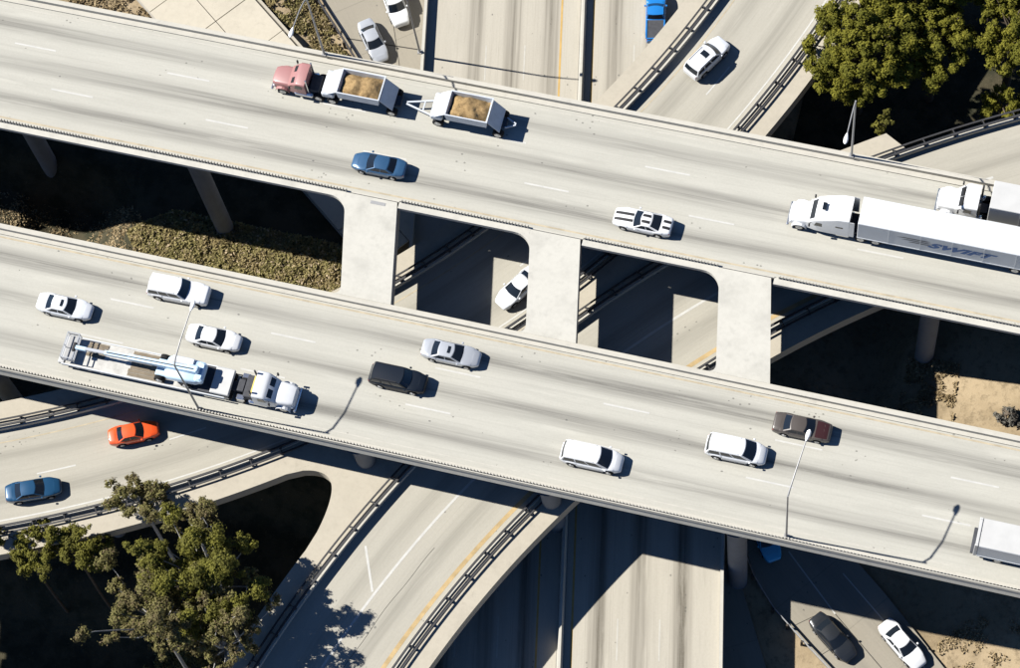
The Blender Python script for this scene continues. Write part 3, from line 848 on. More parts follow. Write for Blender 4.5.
    def grid(m, fn, n1, n2, a0=-1, a1=1, b0=0, b1=1, o=0.0):
        vs = [fn(lerp(a0, a1, i / n1), lerp(b0, b1, j / n2), o) for j in range(n2 + 1) for i in range(n1 + 1)]
        m.add(vs, [(j * (n1 + 1) + i, j * (n1 + 1) + i + 1, (j + 1) * (n1 + 1) + i + 1, (j + 1) * (n1 + 1) + i) for j in range(n2) for i in range(n1)], True)
    m = MB(); grid(m, front, 8, 4); grid(m, rear, 8, 4); grid(m, roofp, 8, 8)
    for sg in (1, -1): grid(m, lambda u, v, o: side(sg, u, v, o), 8, 4, 0, 1)
    m.build('cabin', roof or pnt, t, fix=False)
    m = MB(); grid(m, front, 8, 4, -0.93, 0.93, 0.02, 0.94, 0.012); m.build('windshield', 'glass', t)
    m = MB(); grid(m, rear, 8, 4, -0.88, 0.88, 0.12, 0.90, 0.012); m.build('rear_window', 'glass', t)
    for sg in (1, -1):
        if nwin == 3: spans = ((0.03, 0.30), (0.34, 0.60), (0.64, 0.93))
        else: spans = ((0.09, 0.49), (0.53, 0.93))
        for a_, b_ in spans:
            m = MB(); grid(m, lambda u, v, o: side(sg, u, v, o), 4, 4, a_, b_, 0.14, 0.88, 0.012); m.build('side_window', 'glass', t)
        m = MB(); m.rbox(xfb - 0.32, xfb - 0.14, sg * (W / 2 + 0.07) - 0.08, sg * (W / 2 + 0.07) + 0.08, S['belt'], S['belt'] + 0.13, 0.03)
        m.build('mirror', pnt, t)
        # lamps
        m = MB(); m.rbox(h - 0.34, h - 0.02, min(sg * hw(h) * 0.98, sg * hw(h) * 0.58), max(sg * hw(h) * 0.98, sg * hw(h) * 0.58), S['nose'] - 0.20, S['nose'] - 0.035, 0.04); m.build('headlight', 'clear_lens', t)
        m = MB(); m.rbox(-h - 0.03, -h + 0.16, min(sg * hw(-h) * 1.0, sg * hw(-h) * 0.68), max(sg * hw(-h) * 1.0, sg * hw(-h) * 0.68), S['deck'] - 0.30, S['deck'] - 0.12, 0.04); m.build('taillight', 'red_lens', t)
        # door seam / sill strip
        m = MB(); m.box(axr + wr + 0.1, axf - wr - 0.1, min(sg * (W / 2 - 0.05), sg * (W / 2 + 0.005)), max(sg * (W / 2 - 0.05), sg * (W / 2 + 0.005)), 0.20, 0.30); m.build('sill', 'black_trim', t)
    if sunroof:
        m = MB(); grid(m, roofp, 4, 3, -0.5, 0.5, 0.58, 0.80, 0.006); m.build('sunroof', 'glass', t)
    if hood:
        m = MB()
        vs = []
        for x in np.linspace(xfb + 0.16, h - 0.16, 8):
            for u in np.linspace(-0.82, 0.82, 7):
                zz = zb(x) + (ztop(x) - zb(x)) * (1.03 - 0.05 * (u / 0.82) ** 2); vs.append((x, u * hw(x), zz + 0.004))
        m.add(vs, [(i * 7 + j, (i + 1) * 7 + j, (i + 1) * 7 + j + 1, i * 7 + j + 1) for i in range(7) for j in range(6)], True); m.build('hood', hood, t)
    if stripes:
        for sg in (1, -1):
            y0, y1 = sg * 0.16, sg * 0.42
            for seg in ('hood', 'roof', 'trunk'):
                m = MB()
                if seg == 'roof': grid(m, roofp, 2, 8, y0 / wt, y1 / wt, 0.04, 0.96, 0.008)
                else:
                    rng_ = np.linspace(xfb + 0.12, h - 0.02, 9) if seg == 'hood' else np.linspace(-h + 0.03, xrb - 0.06, 6)
                    vs = []
                    for x in rng_:
                        for y in (y0, (y0 + y1) / 2, y1):
                            zz = zb(x) + (ztop(x) - zb(x)) * (1.031 - 0.018 * (y / (0.55 * hw(x)))); 
                            zz = zb(x) + (ztop(x) - zb(x)) * (1.03 - 0.018 * min(1, abs(y) / (0.55 * hw(x)))); vs.append((x, y, zz + 0.008))
                    n_ = len(rng_)
                    m.add(vs, [(i * 3 + j, (i + 1) * 3 + j, (i + 1) * 3 + j + 1, i * 3 + j + 1) for i in range(n_ - 1) for j in range(2)])
                m.build('stripe', 'black_trim', t, fix=False)
    if style == 'pickup':
        m = MB(); m.box(-h + 0.12, xrb - 0.12, -W / 2 + 0.16, W / 2 - 0.16, S['deck'] - 0.03, S['deck'] + 0.045); m.build('bed', 'chassis', t)
        for sg in (1, -1):
            m = MB(); m.box(-h + 0.1, xrb - 0.1, min(sg * (W / 2 - 0.17), sg * (W / 2 - 0.05)), max(sg * (W / 2 - 0.17), sg * (W / 2 - 0.05)), S['deck'] - 0.05, S['deck'] + 0.10); m.build('bed_rail', pnt, t)
        m = MB(); m.box(-h + 0.02, -h + 0.12, -W / 2 + 0.15, W / 2 - 0.15, S['deck'] - 0.3, S['deck'] + 0.10); m.build('tailgate', pnt, t)
    if style in ('van', 'bigsuv', 'suv'):
        for sg in (1, -1):
            m = MB(); m.bar((xrt + 0.3, sg * (wt - 0.06), zr1 + 0.065), (xft - 0.35, sg * (wt - 0.06), zr1 + 0.065), 0.05, 0.04); m.build('roof_rail', 'black_trim' if pnt in ('black_car',) else 'pearl_car', t)
    for x in (axf, axr):
        for sg in (1, -1): wheel(t, x, sg * (W / 2 - 0.115), wr)
    return t

E0 = 0.0; W0 = math.pi
RU = 'cars on the upper viaduct'; RL = 'cars on the lower viaduct'; RR = 'cars on the ramps'; RG = 'cars on the slip roads'
vehicle('sedan', 'dark metallic blue sedan alone behind the gravel truck', 'car', 'sedan', 'blue_car', (-15.15, 12.75, ZD), W0, RU, L=4.75)
vehicle('coupe', 'white coupe with two black racing stripes', 'car', 'coupe', 'white_car', (8.75, 12.40, ZD), W0 - 0.02, RU, stripes=True)
vehicle('sedan', 'white sedan with dark sunroof, leftmost on the lower viaduct', 'car', 'sedan', 'pearl_car', (-38.45, -6.20, ZD), E0, RL, sunroof=True)
vehicle('sport_utility_vehicle', 'large boxy white utility vehicle with three side windows', 'car', 'bigsuv', 'white_car', (-29.05, -2.60, ZD), E0 + 0.02, RL, nwin=3)
vehicle('sedan', 'plain white sedan between the boom lift and the boxy utility vehicle', 'car', 'sedan', 'white_car', (-24.75, -6.15, ZD), E0, RL, L=4.65)
vehicle('sedan', 'silver sedan with dark sunroof near the middle link slab', 'car', 'sedan', 'silver_car', (-4.35, -3.05, ZD), E0, RL, sunroof=True, L=4.95)
vehicle('sport_utility_vehicle', 'black utility vehicle behind the silver sedan', 'car', 'suv', 'black_car', (-8.15, -6.30, ZD), E0, RL, nwin=3)
vehicle('minivan', 'white minivan in the outer lane, nearest the lower parapet', 'van', 'van', 'white_car', (9.60, -9.50, ZD), E0, RL, nwin=3)
vehicle('minivan', 'white minivan just behind the brown sedan', 'van', 'van', 'white_car', (21.15, -6.20, ZD), E0 + 0.01, RL, nwin=3, L=4.95)
vehicle('sedan', 'brown old sedan with dark red hood', 'car', 'sedan', 'brown_car', (26.05, -3.05, ZD), E0, RL, hood='maroon_car', rk=0.12, nose=0.82, L=4.7)
def head(p_, q_): return math.atan2(q_[1] - p_[1], q_[0] - p_[0])
vehicle('sedan', 'orange-red sedan with dark sides on the curved ramp', 'car', 'sedan', 'red_car', (-31.35, -13.85, ZR), head((-33.52, -14.85), (-29.61, -13.01)), RR, L=4.3, W=1.74)
vehicle('sedan', 'deep blue sedan at the left edge on the curved ramp', 'car', 'sedan', 'deep_blue_car', (-38.45, -20.90, ZR), head((-41.0, -21.9), (-36.5, -20.0)), RR, L=4.75)
vehicle('sedan', 'white sedan seen in the opening between two link slabs', 'car', 'sedan', 'pearl_car', (-1.60, 6.95, ZR), head((-0.97, 8.59), (-3.18, 5.04)), RR, L=4.6)
vehicle('sport_utility_vehicle', 'silver white utility vehicle with dark sunroof on the ramp at top', 'car', 'suv', 'pearl_car', (9.60, 32.75, ZR), head((8.68, 31.05), (10.76, 34.64)), RR, nwin=3, sunroof=True, L=4.6)
vehicle('pickup_truck', 'bright blue pickup truck on the bottom freeway', 'truck', 'pickup', 'bright_blue_car', (3.03, 39.25, 0), head(cpt(0, 5), cpt(10, 5)), None)
vehicle('sedan', 'silver sedan turning past the dark guard rail, front towards the viaduct', 'car', 'sedan', 'silver_car', (-24.12, 33.55, -4.95), head((-25.87, 35.9), (-22.3, 31.3)), RG, L=4.7)
vehicle('sport_utility_vehicle', 'white utility vehicle cut off by the top edge beside the freeway wall', 'car', 'suv', 'white_car', (-23.12, 37.95, -4.95), head((-25.4, 40.6), (-22.6, 36.2)), RG)
vehicle('hatchback', 'blue car in deep shade emerging from under the lower viaduct', 'car', 'sedan', 'cyan_car', (23.98, -7.35, -4.95), head((22.2, -5.2), (25.4, -10.2)), RG, L=4.4)
vehicle('sedan', 'black sedan beside the guard rail at lower right', 'car', 'sedan', 'charcoal_car', (31.68, -15.00, -4.95), head((29.6, -13.6), (33.6, -16.6)), RG)
vehicle('sedan', 'white sedan at the bottom edge right of the black sedan', 'car', 'sedan', 'white_car', (37.68, -14.25, -4.95), head((35.3, -12.6), (39.9, -16.2)), RG, L=4.9)

# ---- trucks
def rr_ring(x, hw_, z0, z1, r, cam_=0.04, n=4):
    r = min(r, hw_ * 0.9, (z1 - z0) * 0.45); pts = [(hw_, z0)]
    for i in range(n + 1):
        a_ = math.pi / 2 * i / n; pts.append((hw_ - r + r * math.cos(a_), z1 - r + r * math.sin(a_)))
    pts.append((0, z1 + cam_))
    return [(x, y, z) for y, z in pts] + [(x, -y, z) for y, z in reversed(pts[:-1])]
def loft_x(st, mat, nm, par, r=0.22):
    m = MB(); m.loft([rr_ring(x, hw_, z0, z1, r)[::-1] for x, hw_, z0, z1 in st], True, True, True)
    o = m.build(nm, mat, par, fix=True)
    o.data.set_sharp_from_angle(angle=math.radians(35)); return o
def panel(par, nm, mat, q):
    m = MB(); m.add(q, [(0, 1, 2, 3)]); return m.build(nm, mat, par)
def boxpart(par, nm, mat, x0, x1, y0, y1, z0, z1, r=0.05):
    m = MB(); m.rbox(x0, x1, y0, y1, z0, z1, r); return m.build(nm, mat, par, fix=True)
def tractor(par, nose, pnt, hood=1.7, cab=1.5, sleeper=0.0, roof=2.75, roof2=None, hw_=1.05, chassis=3.0, stacks=True, aero=False):
    """nose = x of the front bumper; truck faces +x; parts hang on par"""
    n = nose; cw = n - hood; cb = cw - cab - sleeper; roof2 = roof2 or roof
    zc = 1.85 if aero else 1.8
    loft_x([(n - 0.02, hw_ * 0.62, 0.7, 1.15 if aero else 1.35), (n - 0.14, hw_ * 0.80, 0.6, 1.35 if aero else 1.55), (n - 0.5, hw_ * 0.90, 0.6, 1.55 if aero else 1.68), (cw + 0.1, hw_ * 0.97, 0.65, zc), (cw - 0.25, hw_ * 0.97, 0.65, zc + 0.02)], pnt, 'hood', par, 0.25)
    st = [(cw + 0.12, hw_ * 1.0, 0.75, zc + 0.03), (cw - 0.02, hw_ * 1.02, 0.75, zc + 0.15), (cw - 0.62, hw_ * 1.12, 0.75, roof - 0.12), (cw - 0.85, hw_ * 1.14, 0.75, roof)]
    if sleeper: st += [(cw - 1.5, hw_ * 1.16, 0.75, roof + (roof2 - roof) * 0.35), (cb + 0.9, hw_ * 1.16, 0.75, roof + (roof2 - roof) * 0.92), (cb, hw_ * 1.16, 0.75, roof2)]
    else: st += [(cb, hw_ * 1.14, 0.75, roof)]
    loft_x(st, pnt, 'cab', par, 0.18)
    # windscreen lies on the slanted station faces
    za, zb_ = zc + 0.30, roof - 0.20
    xa = cw - 0.02 - 0.60 * (za - (zc + 0.15)) / (roof - 0.12 - zc - 0.15) + 0.035; xb = cw - 0.02 - 0.60 * (zb_ - (zc + 0.15)) / (roof - 0.12 - zc - 0.15) + 0.035
    panel(par, 'windshield', 'glass', [(xa, -hw_ * 0.84, za), (xa, hw_ * 0.84, za), (xb, hw_ * 0.86, zb_), (xb, -hw_ * 0.86, zb_)])
    for sg in (1, -1):
        q = [(cw - 0.55, sg * (hw_ * 1.13 + 0.012), 1.75), (cw - 1.25, sg * (hw_ * 1.15 + 0.012), 1.75), (cw - 1.25, sg * (hw_ * 1.15 + 0.012), 2.4), (cw - 0.72, sg * (hw_ * 1.14 + 0.012), 2.4)]
        panel(par, 'side_window', 'glass', q if sg < 0 else q[::-1])
        boxpart(par, 'mirror', 'black_trim', cw - 0.25, cw - 0.1, sg * (hw_ * 1.14 + 0.17) - 0.09, sg * (hw_ * 1.14 + 0.17) + 0.09, 1.8, 2.25, 0.04)
        m = MB(); m.bar((cw - 0.3, sg * hw_ * 1.0, 2.05), (cw - 0.18, sg * (hw_ * 1.14 + 0.12), 2.05), 0.04, 0.04); m.build('mirror_arm', 'black_trim', par)
        boxpart(par, 'fuel_tank', 'chrome', cb - 0.1 if sleeper else cb - 0.6, cb + 1.2, sg * 0.95 - 0.27, sg * 0.95 + 0.27, 0.45, 0.98, 0.15)
        boxpart(par, 'headlight', 'clear_lens', n - 0.3, n - 0.1, sg * hw_ * 0.78 - 0.14, sg * hw_ * 0.78 + 0.14, 0.85, 1.12, 0.05)
        m = MB(); rings = []
        for i in range(9):        # front fender arch
            a_ = math.pi * i / 8; x = n - 1.0 + 0.66 * math.cos(a_); z = 0.52 + 0.62 * math.sin(a_)
            y0, y1 = sg * hw_ * 0.72, sg * (hw_ * 1.16)
            rings.append([(x, y0, z), (x, y1, z - 0.02), (x * 1 + 0.0, y1, z + 0.05), (x, y0, z + 0.08)])
        m.loft(rings); m.build('fender', pnt, par, fix=True)
        if stacks:
            m = MB(); m.tube([(cb - 0.15, sg * 0.9, 0.8), (cb - 0.15, sg * 0.9, roof + 0.55)], 0.085, 8); m.build('exhaust_stack', 'chrome' if pnt != 'white_car' else 'dark_steel', par)
        wheel(par, n - 1.0, sg * 0.98, 0.5, 0.28)
    boxpart(par, 'bumper', 'chrome', n - 0.1, n + 0.12, -hw_ * 1.05, hw_ * 1.05, 0.42, 0.72, 0.06)
    boxpart(par, 'frame', 'chassis', cb - chassis, n - 0.3, -0.45, 0.45, 0.55, 0.85, 0.03)
    for i in range(2):
        for sg in (1, -1): wheel(par, cb - chassis + 0.55 + i * 1.3, sg * 0.9, 0.5, 0.5)
    return cw, cb

# gravel truck: tractor with bottom-dump hopper and a pup hopper on a drawbar
def hopper(par, x0, x1, zr=2.75):
    """rim from x0 (rear) to x1 (front)"""
    w_ = 1.25; zb_ = 0.75; m = MB(); xm = (x0 + x1) / 2
    top = [(x0, -w_, zr), (x1, -w_, zr), (x1, w_, zr), (x0, w_, zr)]
    mid = [(x0 + .15, -w_, 1.75), (x1 - .15, -w_, 1.75), (x1 - .15, w_, 1.75), (x0 + .15, w_, 1.75)]
    bot = [(xm - 0.7, -0.6, zb_), (xm + 0.7, -0.6, zb_), (xm + 0.7, 0.6, zb_), (xm - 0.7, 0.6, zb_)]
    inn = [(x0 + .1, -w_ + .1, zr), (x1 - .1, -w_ + .1, zr), (x1 - .1, w_ - .1, zr), (x0 + .1, w_ - .1, zr)]
    inb = [(x0 + .4, -w_ + .25, 1.7), (x1 - .4, -w_ + .25, 1.7), (x1 - .4, w_ - .25, 1.7), (x0 + .4, w_ - .25, 1.7)]
    m.loft([bot, mid, top, inn, inb], True, True); m.build('hopper', 'hopper_white', par, fix=True)
    # heaped gravel
    m = MB(); NX, NY = 26, 16; vs = []
    for j in range(NY + 1):
        for i in range(NX + 1):
            x = x0 + .12 + (x1 - x0 - .24) * i / NX; y = -w_ + .12 + (2 * w_ - .24) * j / NY
            ex = 1 - abs(2 * i / NX - 1) ** 2.2; ey = 1 - abs(2 * j / NY - 1) ** 2.0
            z = zr - 0.66 + 0.82 * (ex * ey) ** 0.7 + 0.34 * mnoise.noise(Vector((x * 1.1, y * 1.1, x0))) + 0.12 * mnoise.noise(Vector((x * 4, y * 4, 2)))
            vs.append((x, y, z))
    m.add(vs, [(j * (NX + 1) + i, j * (NX + 1) + i + 1, (j + 1) * (NX + 1) + i + 1, (j + 1) * (NX + 1) + i) for j in range(NY) for i in range(NX)], True)
    m.build('gravel', 'gravel_load', par)
def slope_plate(par, nm, xa, za, xb, zb_, w_, mat='hopper_white'):
    m = MB(); m.loft([[(xa, -w_, za), (xa, w_, za), (xa, w_, za - 0.12), (xa, -w_, za - 0.12)], [(xb, -w_, zb_), (xb, w_, zb_), (xb, w_, zb_ - 0.12), (xb, -w_, zb_ - 0.12)]])
    m.build(nm, mat, par, fix=True)
t = thing('gravel_truck', 'faded red tractor pulling a white hopper trailer of brown gravel', 'truck', (-20.7, 19.1, ZD), W0, 'gravel truck and its trailers')
tractor(t, 5.95, 'pink_truck', 1.75, 1.55, 0, 2.55, chassis=2.9, hw_=1.02)
boxpart(t, 'deck_box', 'chassis', 1.5, 2.5, -0.8, 0.8, 0.85, 1.35)
hopper(t, -4.35, -0.35)
boxpart(t, 'front_shroud', 'hopper_white', 0.0, 1.15, -1.22, 1.22, 1.25, 1.95, 0.12)
slope_plate(t, 'front_slope', -0.35, 2.7, 0.6, 1.95, 1.2)
slope_plate(t, 'rear_slope', -4.36, 2.55, -5.35, 1.15, 1.15)
boxpart(t, 'trailer_frame', 'chassis', -5.9, 1.0, -0.5, 0.5, 0.7, 0.95)
for x in (-5.2,):
    for sg in (1, -1): wheel(t, x, sg * 0.95, 0.5, 0.5)
t = thing('gravel_trailer', 'white hopper trailer of brown gravel towed on a drawbar, last of the gravel rig', 'trailer', (-9.1, 19.0, ZD), W0, 'gravel truck and its trailers')
hopper(t, -2.65, 1.25)
boxpart(t, 'front_shroud', 'hopper_white', 1.6, 2.7, -1.2, 1.2, 1.2, 1.9, 0.12)
slope_plate(t, 'front_slope', 1.25, 2.7, 2.2, 1.9, 1.2)
slope_plate(t, 'rear_slope', -2.66, 2.55, -3.6, 1.15, 1.15)
boxpart(t, 'trailer_frame', 'chassis', -4.0, 2.8, -0.5, 0.5, 0.7, 0.95)
m = MB()
m.bar((2.7, 0.75, 1.0), (5.2, 0.08, 1.0), 0.14, 0.14); m.bar((2.7, -0.75, 1.0), (5.2, -0.08, 1.0), 0.14, 0.14); m.bar((3.6, 0.5, 1.0), (3.6, -0.5, 1.0), 0.12, 0.12)
m.build('drawbar', 'hopper_white', t)
m = MB(); m.bar((-3.9, 0.5, 0.9), (-4.8, 0.05, 0.9), 0.12, 0.12); m.bar((-3.9, -0.5, 0.9), (-4.8, -0.05, 0.9), 0.12, 0.12); m.build('rear_hitch', 'hopper_white', t)
for x in (2.1, -3.4):
    for sg in (1, -1): wheel(t, x, sg * 0.95, 0.5, 0.5)

# box trailer helper
def box_trailer(par, x0, x1, w_, z0, z1, top='trailer_white', sides='trailer_white'):
    boxpart(par, 'box', sides, x0, x1, -w_, w_, z0, z1 - 0.02, 0.04)
    boxpart(par, 'roof', top, x0 + 0.02, x1 - 0.02, -w_ + 0.02, w_ - 0.02, z1 - 0.025, z1, 0.01)
    for sg in (1, -1):
        boxpart(par, 'side_rail', 'chrome' if False else sides, x0, x1, sg * w_ - 0.03, sg * w_ + 0.03, z0 - 0.02, z0 + 0.14, 0.015)
    n = max(2, int((x1 - x0) / 2.6))
    for i in range(1, n):                     # thin riveted posts on the sides
        x = x0 + (x1 - x0) * i / n
        for sg in (1, -1): boxpart(par, 'side_post', sides, x - 0.03, x + 0.03, sg * (w_ + 0.004) - 0.012, sg * (w_ + 0.004) + 0.012, z0 + 0.14, z1 - 0.1, 0.004)
    for sg in (1, -1):
        boxpart(par, 'rear_door', sides, x0 - 0.045, x0 - 0.002, min(sg * 0.02, sg * (w_ - 0.08)), max(sg * 0.02, sg * (w_ - 0.08)), z0 + 0.1, z1 - 0.12, 0.01)
t = thing('semi_truck', 'long white semi trailer truck with blue lettering on its grey side', 'truck', (33.9, 15.9, ZD), W0)
cw, cb = tractor(t, 13.0, 'white_car', 1.75, 1.5, 2.05, 2.85, 3.85, 1.06, 2.9, False, True)
box_trailer(t, -9.2, 6.95, 1.30, 1.15, 4.02)
boxpart(t, 'roof_hatch', 'glass', cb + 2.15, cb + 2.5, -0.35, 0.35, 3.33, 3.46, 0.02)
boxpart(t, 'air_tank', 'chassis', 7.0, 7.7, -0.9, 0.9, 0.95, 1.25)
for sg in (1, -1):
    q = [(cb + 0.5, sg * (1.06 * 1.16 + 0.012), 2.15), (cb + 1.15, sg * (1.06 * 1.16 + 0.012), 2.15), (cb + 1.15, sg * (1.06 * 1.16 + 0.012), 2.42), (cb + 0.5, sg * (1.06 * 1.16 + 0.012), 2.42)]
    panel(t, 'side_window', 'glass', q)
    boxpart(t, 'cab_extender', 'white_car', cb - 0.45, cb, sg * 1.2 - 0.03, sg * 1.2 + 0.03, 0.9, 3.7, 0.02)
    boxpart(t, 'landing_leg', 'chassis', 3.6, 3.8, sg * 0.9 - 0.1, sg * 0.9 + 0.1, 0.05, 1.15, 0.03)
boxpart(t, 'trailer_frame', 'chassis', -9.0, 6.6, -0.5, 0.5, 0.9, 1.14)
for x in (-7.9, -6.6):
    for sg in (1, -1): wheel(t, x, sg * 0.95, 0.5, 0.5)
fc = bpy.data.curves.new('lettering', 'FONT'); fc.body = 'SWIFT'; fc.size = 1.25; fc.shear = 0.45; fc.space_character = 1.08; fc.offset = 0.075
tmp = bpy.data.objects.new('lettering_tmp', fc); col.objects.link(tmp); bpy.context.view_layer.update()
me = bpy.data.meshes.new_from_object(tmp.evaluated_get(bpy.context.evaluated_depsgraph_get())); bpy.data.objects.remove(tmp)
me.materials.clear(); me.materials.append(M['logo_blue'])
lo = link('lettering', me, t); lo.name = 'lettering'
# the south side of the trailer is its local +y side (truck faces west)
lo.rotation_euler = (math.pi / 2, 0, math.pi); lo.location = (0.95, 1.312, 2.15); lo.scale = (1.42, 1.0, 1.0)
for i, (za, ln) in enumerate(((3.0, 2.6), (2.68, 2.3), (2.36, 1.8))):
    m = MB(); x = 1.05 - 0.12 * i
    m.add([(x + ln, 1.311, za), (x, 1.311, za), (x - 0.35, 1.311, za + 0.2 - 0.02 * i), (x + ln * 0.75, 1.311, za + 0.18)], [(0, 1, 2, 3)]); m.build('logo_stroke', 'logo_grey', t)

t = thing('semi_truck', 'white truck with grey box trailer in the upper lane, beyond the lettered semi', 'truck', (42.0, 19.75, ZD), W0)
cw, cb = tractor(t, 9.1, 'white_car', 1.75, 1.75, 0, 2.75, None, 1.06, 2.6, True)
box_trailer(t, -8.6, 4.65, 1.30, 1.2, 3.9, 'trailer_grey', 'trailer_grey')
boxpart(t, 'trailer_frame', 'chassis', -8.4, 4.4, -0.5, 0.5, 0.9, 1.19)
for x in (-7.3, -6.0):
    for sg in (1, -1): wheel(t, x, sg * 0.95, 0.5, 0.5)
t = thing('box_truck', 'pale box truck cut off by the right edge, on the lower viaduct', 'truck', (46.0, -9.6, ZD), E0)
box_trailer(t, -3.95, 3.2, 1.22, 0.85, 3.35, 'trailer_grey', 'trailer_white')
for sg in (1, -1): boxpart(t, 'door_frame', 'ledge_concrete' if False else 'trailer_grey', -4.25, -3.98, sg * 1.14 - 0.09, sg * 1.14 + 0.09, 0.8, 3.42, 0.03)
boxpart(t, 'door_header', 'trailer_grey', -4.22, -3.98, -1.05, 1.05, 3.24, 3.41, 0.03)
boxpart(t, 'lift_gate', 'chassis', -4.5, -3.98, -1.1, 1.1, 0.75, 0.95, 0.03)
boxpart(t, 'frame', 'chassis', -3.9, 5.0, -0.45, 0.45, 0.6, 0.95)
loft_x([(3.4, 1.05, 0.6, 2.5), (4.6, 1.05, 0.6, 2.5), (5.1, 1.0, 0.6, 1.75), (5.5, 0.9, 0.6, 1.5)], 'white_car', 'cab', t)
panel(t, 'windshield', 'glass', [(5.0, -0.85, 1.95), (5.0, 0.85, 1.95), (4.68, 0.85, 2.42), (4.68, -0.85, 2.42)])
for x in (4.6, -2.2):
    for sg in (1, -1): wheel(t, x, sg * 0.95, 0.45, 0.3 if x > 0 else 0.5)

# boom-lift truck: white tractor with a lowbed trailer
t = thing('lowbed_truck', 'white tractor truck pulling a long lowbed trailer in the outer lane', 'truck', (-26.8, -10.05, ZD), E0 + 0.004)
cw, cb = tractor(t, 10.75, 'white_car', 1.75, 1.75, 0, 2.65, None, 1.08, 3.2, True)
boxpart(t, 'tool_rack', 'chassis', cb - 1.0, cb - 0.25, -1.0, 1.0, 0.85, 1.6)
boxpart(t, 'winch', 'machine_yellow', cb - 0.32, cb - 0.12, -0.9, 0.9, 1.0, 2.0)
boxpart(t, 'winch_drum', 'chassis', cb - 1.7, cb - 1.1, -0.55, 0.55, 0.9, 1.4)
boxpart(t, 'toolbox', 'chrome', cb - 1.6, cb - 0.9, -1.2, -0.75, 0.7, 1.2); boxpart(t, 'toolbox', 'chrome', cb - 1.6, cb - 0.9, 0.75, 1.2, 0.7, 1.2)
boxpart(t, 'gooseneck', 'trailer_grey', 3.3, 5.0, -1.2, 1.2, 1.05, 1.45, 0.06)
boxpart(t, 'gooseneck_ramp', 'chassis', 1.6, 3.3, -1.2, 1.2, 0.85, 1.1, 0.05)
boxpart(t, 'bed', 'bed_grey', -9.9, 1.6, -1.28, 1.28, 0.72, 0.95, 0.05)
for sg in (1, -1): boxpart(t, 'side_rail', 'trailer_white', -10.2, 4.6, sg * 1.30 - 0.05, sg * 1.30 + 0.05, 0.70, 1.02, 0.02)
y_ = -1.15
for x0_, x1_ in ((-4.2, -0.9), (-8.3, -6.6)):
    for i in range(7):
        ya, yb_ = -1.14 + i * 0.327, -1.14 + i * 0.327 + 0.30
        if (x0_ == -8.3 and i < 3): continue
        boxpart(t, 'plank', 'plank_wood', x0_ + RND.uniform(-.15, .15), x1_ + RND.uniform(-.1, .1), ya, yb_, 0.955, 1.0, 0.01)
boxpart(t, 'trailer_frame', 'chassis', -9.7, 4.4, -0.6, 0.6, 0.5, 0.71)
boxpart(t, 'tail_beam', 'trailer_grey', -10.55, -10.0, -1.25, 1.25, 0.6, 1.0, 0.05)
for x in (-8.9, -7.8, -6.7):
    for sg in (1, -1): wheel(t, x, sg * 1.0, 0.36, 0.4)
t = thing('boom_lift', 'pale blue telescopic boom lift lying on the lowbed trailer', 'boom lift', (-26.8, -10.05, ZD + 0.96), E0 + 0.004)
boxpart(t, 'chassis', 'sky_blue_lift', -1.7, 1.5, -0.75, 0.75, 0.35, 0.75, 0.08)
for x in (-1.25, 1.15):
    for sg in (1, -1): wheel(t, x, sg * 0.98, 0.46, 0.36)
m = MB(); m.cyl((0.4, 0, 0.82), 0.65, 0.2, 'z', 20); m.build('turntable', 'chassis', t)
loft_x([(-0.75, 0.85, 0.9, 1.35), (-0.45, 1.0, 0.9, 1.55), (1.0, 1.05, 0.9, 1.65), (2.1, 1.0, 0.9, 1.6), (2.5, 0.85, 0.95, 1.45)], 'sky_blue_lift', 'turret', t, 0.25)
boxpart(t, 'engine_cover', 'trailer_white', -0.3, 1.7, 0.32, 0.98, 1.60, 1.80, 0.08)
boxpart(t, 'counterweight', 'sky_blue_lift', 2.0, 2.75, -0.9, 0.9, 0.9, 1.75, 0.15)
boxpart(t, 'boom_pivot', 'sky_blue_lift', 1.3, 2.35, -0.32, 0.32, 1.7, 2.25, 0.1)
def sect(nm, xa, xb, za, zb_, w_, h_, mat='sky_blue_lift'):
    m = MB(); m.bar((xa, -0.1, za), (xb, -0.1, zb_), w_, h_); return m.build(nm, mat, t)
sect('boom_section', 2.2, -4.0, 2.02, 1.72, 0.46, 0.50); sect('boom_section', -3.9, -6.2, 1.715, 1.60, 0.36, 0.38); sect('boom_section', -6.1, -8.0, 1.60, 1.50, 0.26, 0.28, 'silver_car')
sect('boom_hose', 1.9, -6.0, 2.30, 1.86, 0.09, 0.06, 'chassis')
boxpart(t, 'jib', 'sky_blue_lift', -8.9, -7.9, -0.28, 0.08, 1.2, 1.6, 0.05)
boxpart(t, 'basket_floor', 'lamp_metal', -10.0, -8.95, -1.15, 1.15, 0.5, 0.58, 0.02)
for z in (0.95, 1.4):
    m = MB()
    for a_, b_ in (((-10, -1.15), (-8.95, -1.15)), ((-8.95, -1.15), (-8.95, 1.15)), ((-8.95, 1.15), (-10, 1.15)), ((-10, 1.15), (-10, -1.15))):
        m.bar((*a_, z), (*b_, z), 0.07, 0.07)
    m.build('basket_rail', 'silver_car', t)
for x, y in ((-10, -1.15), (-8.95, -1.15), (-8.95, 1.15), (-10, 1.15), (-10, 0), (-8.95, 0.3)):
    m = MB(); m.bar((x, y, 0.5), (x, y, 1.42), 0.06, 0.06); m.build('basket_post', 'silver_car', t)
boxpart(t, 'control_box', 'black_trim', -9.15, -8.9, -0.5, 0.3, 1.25, 1.6, 0.04)

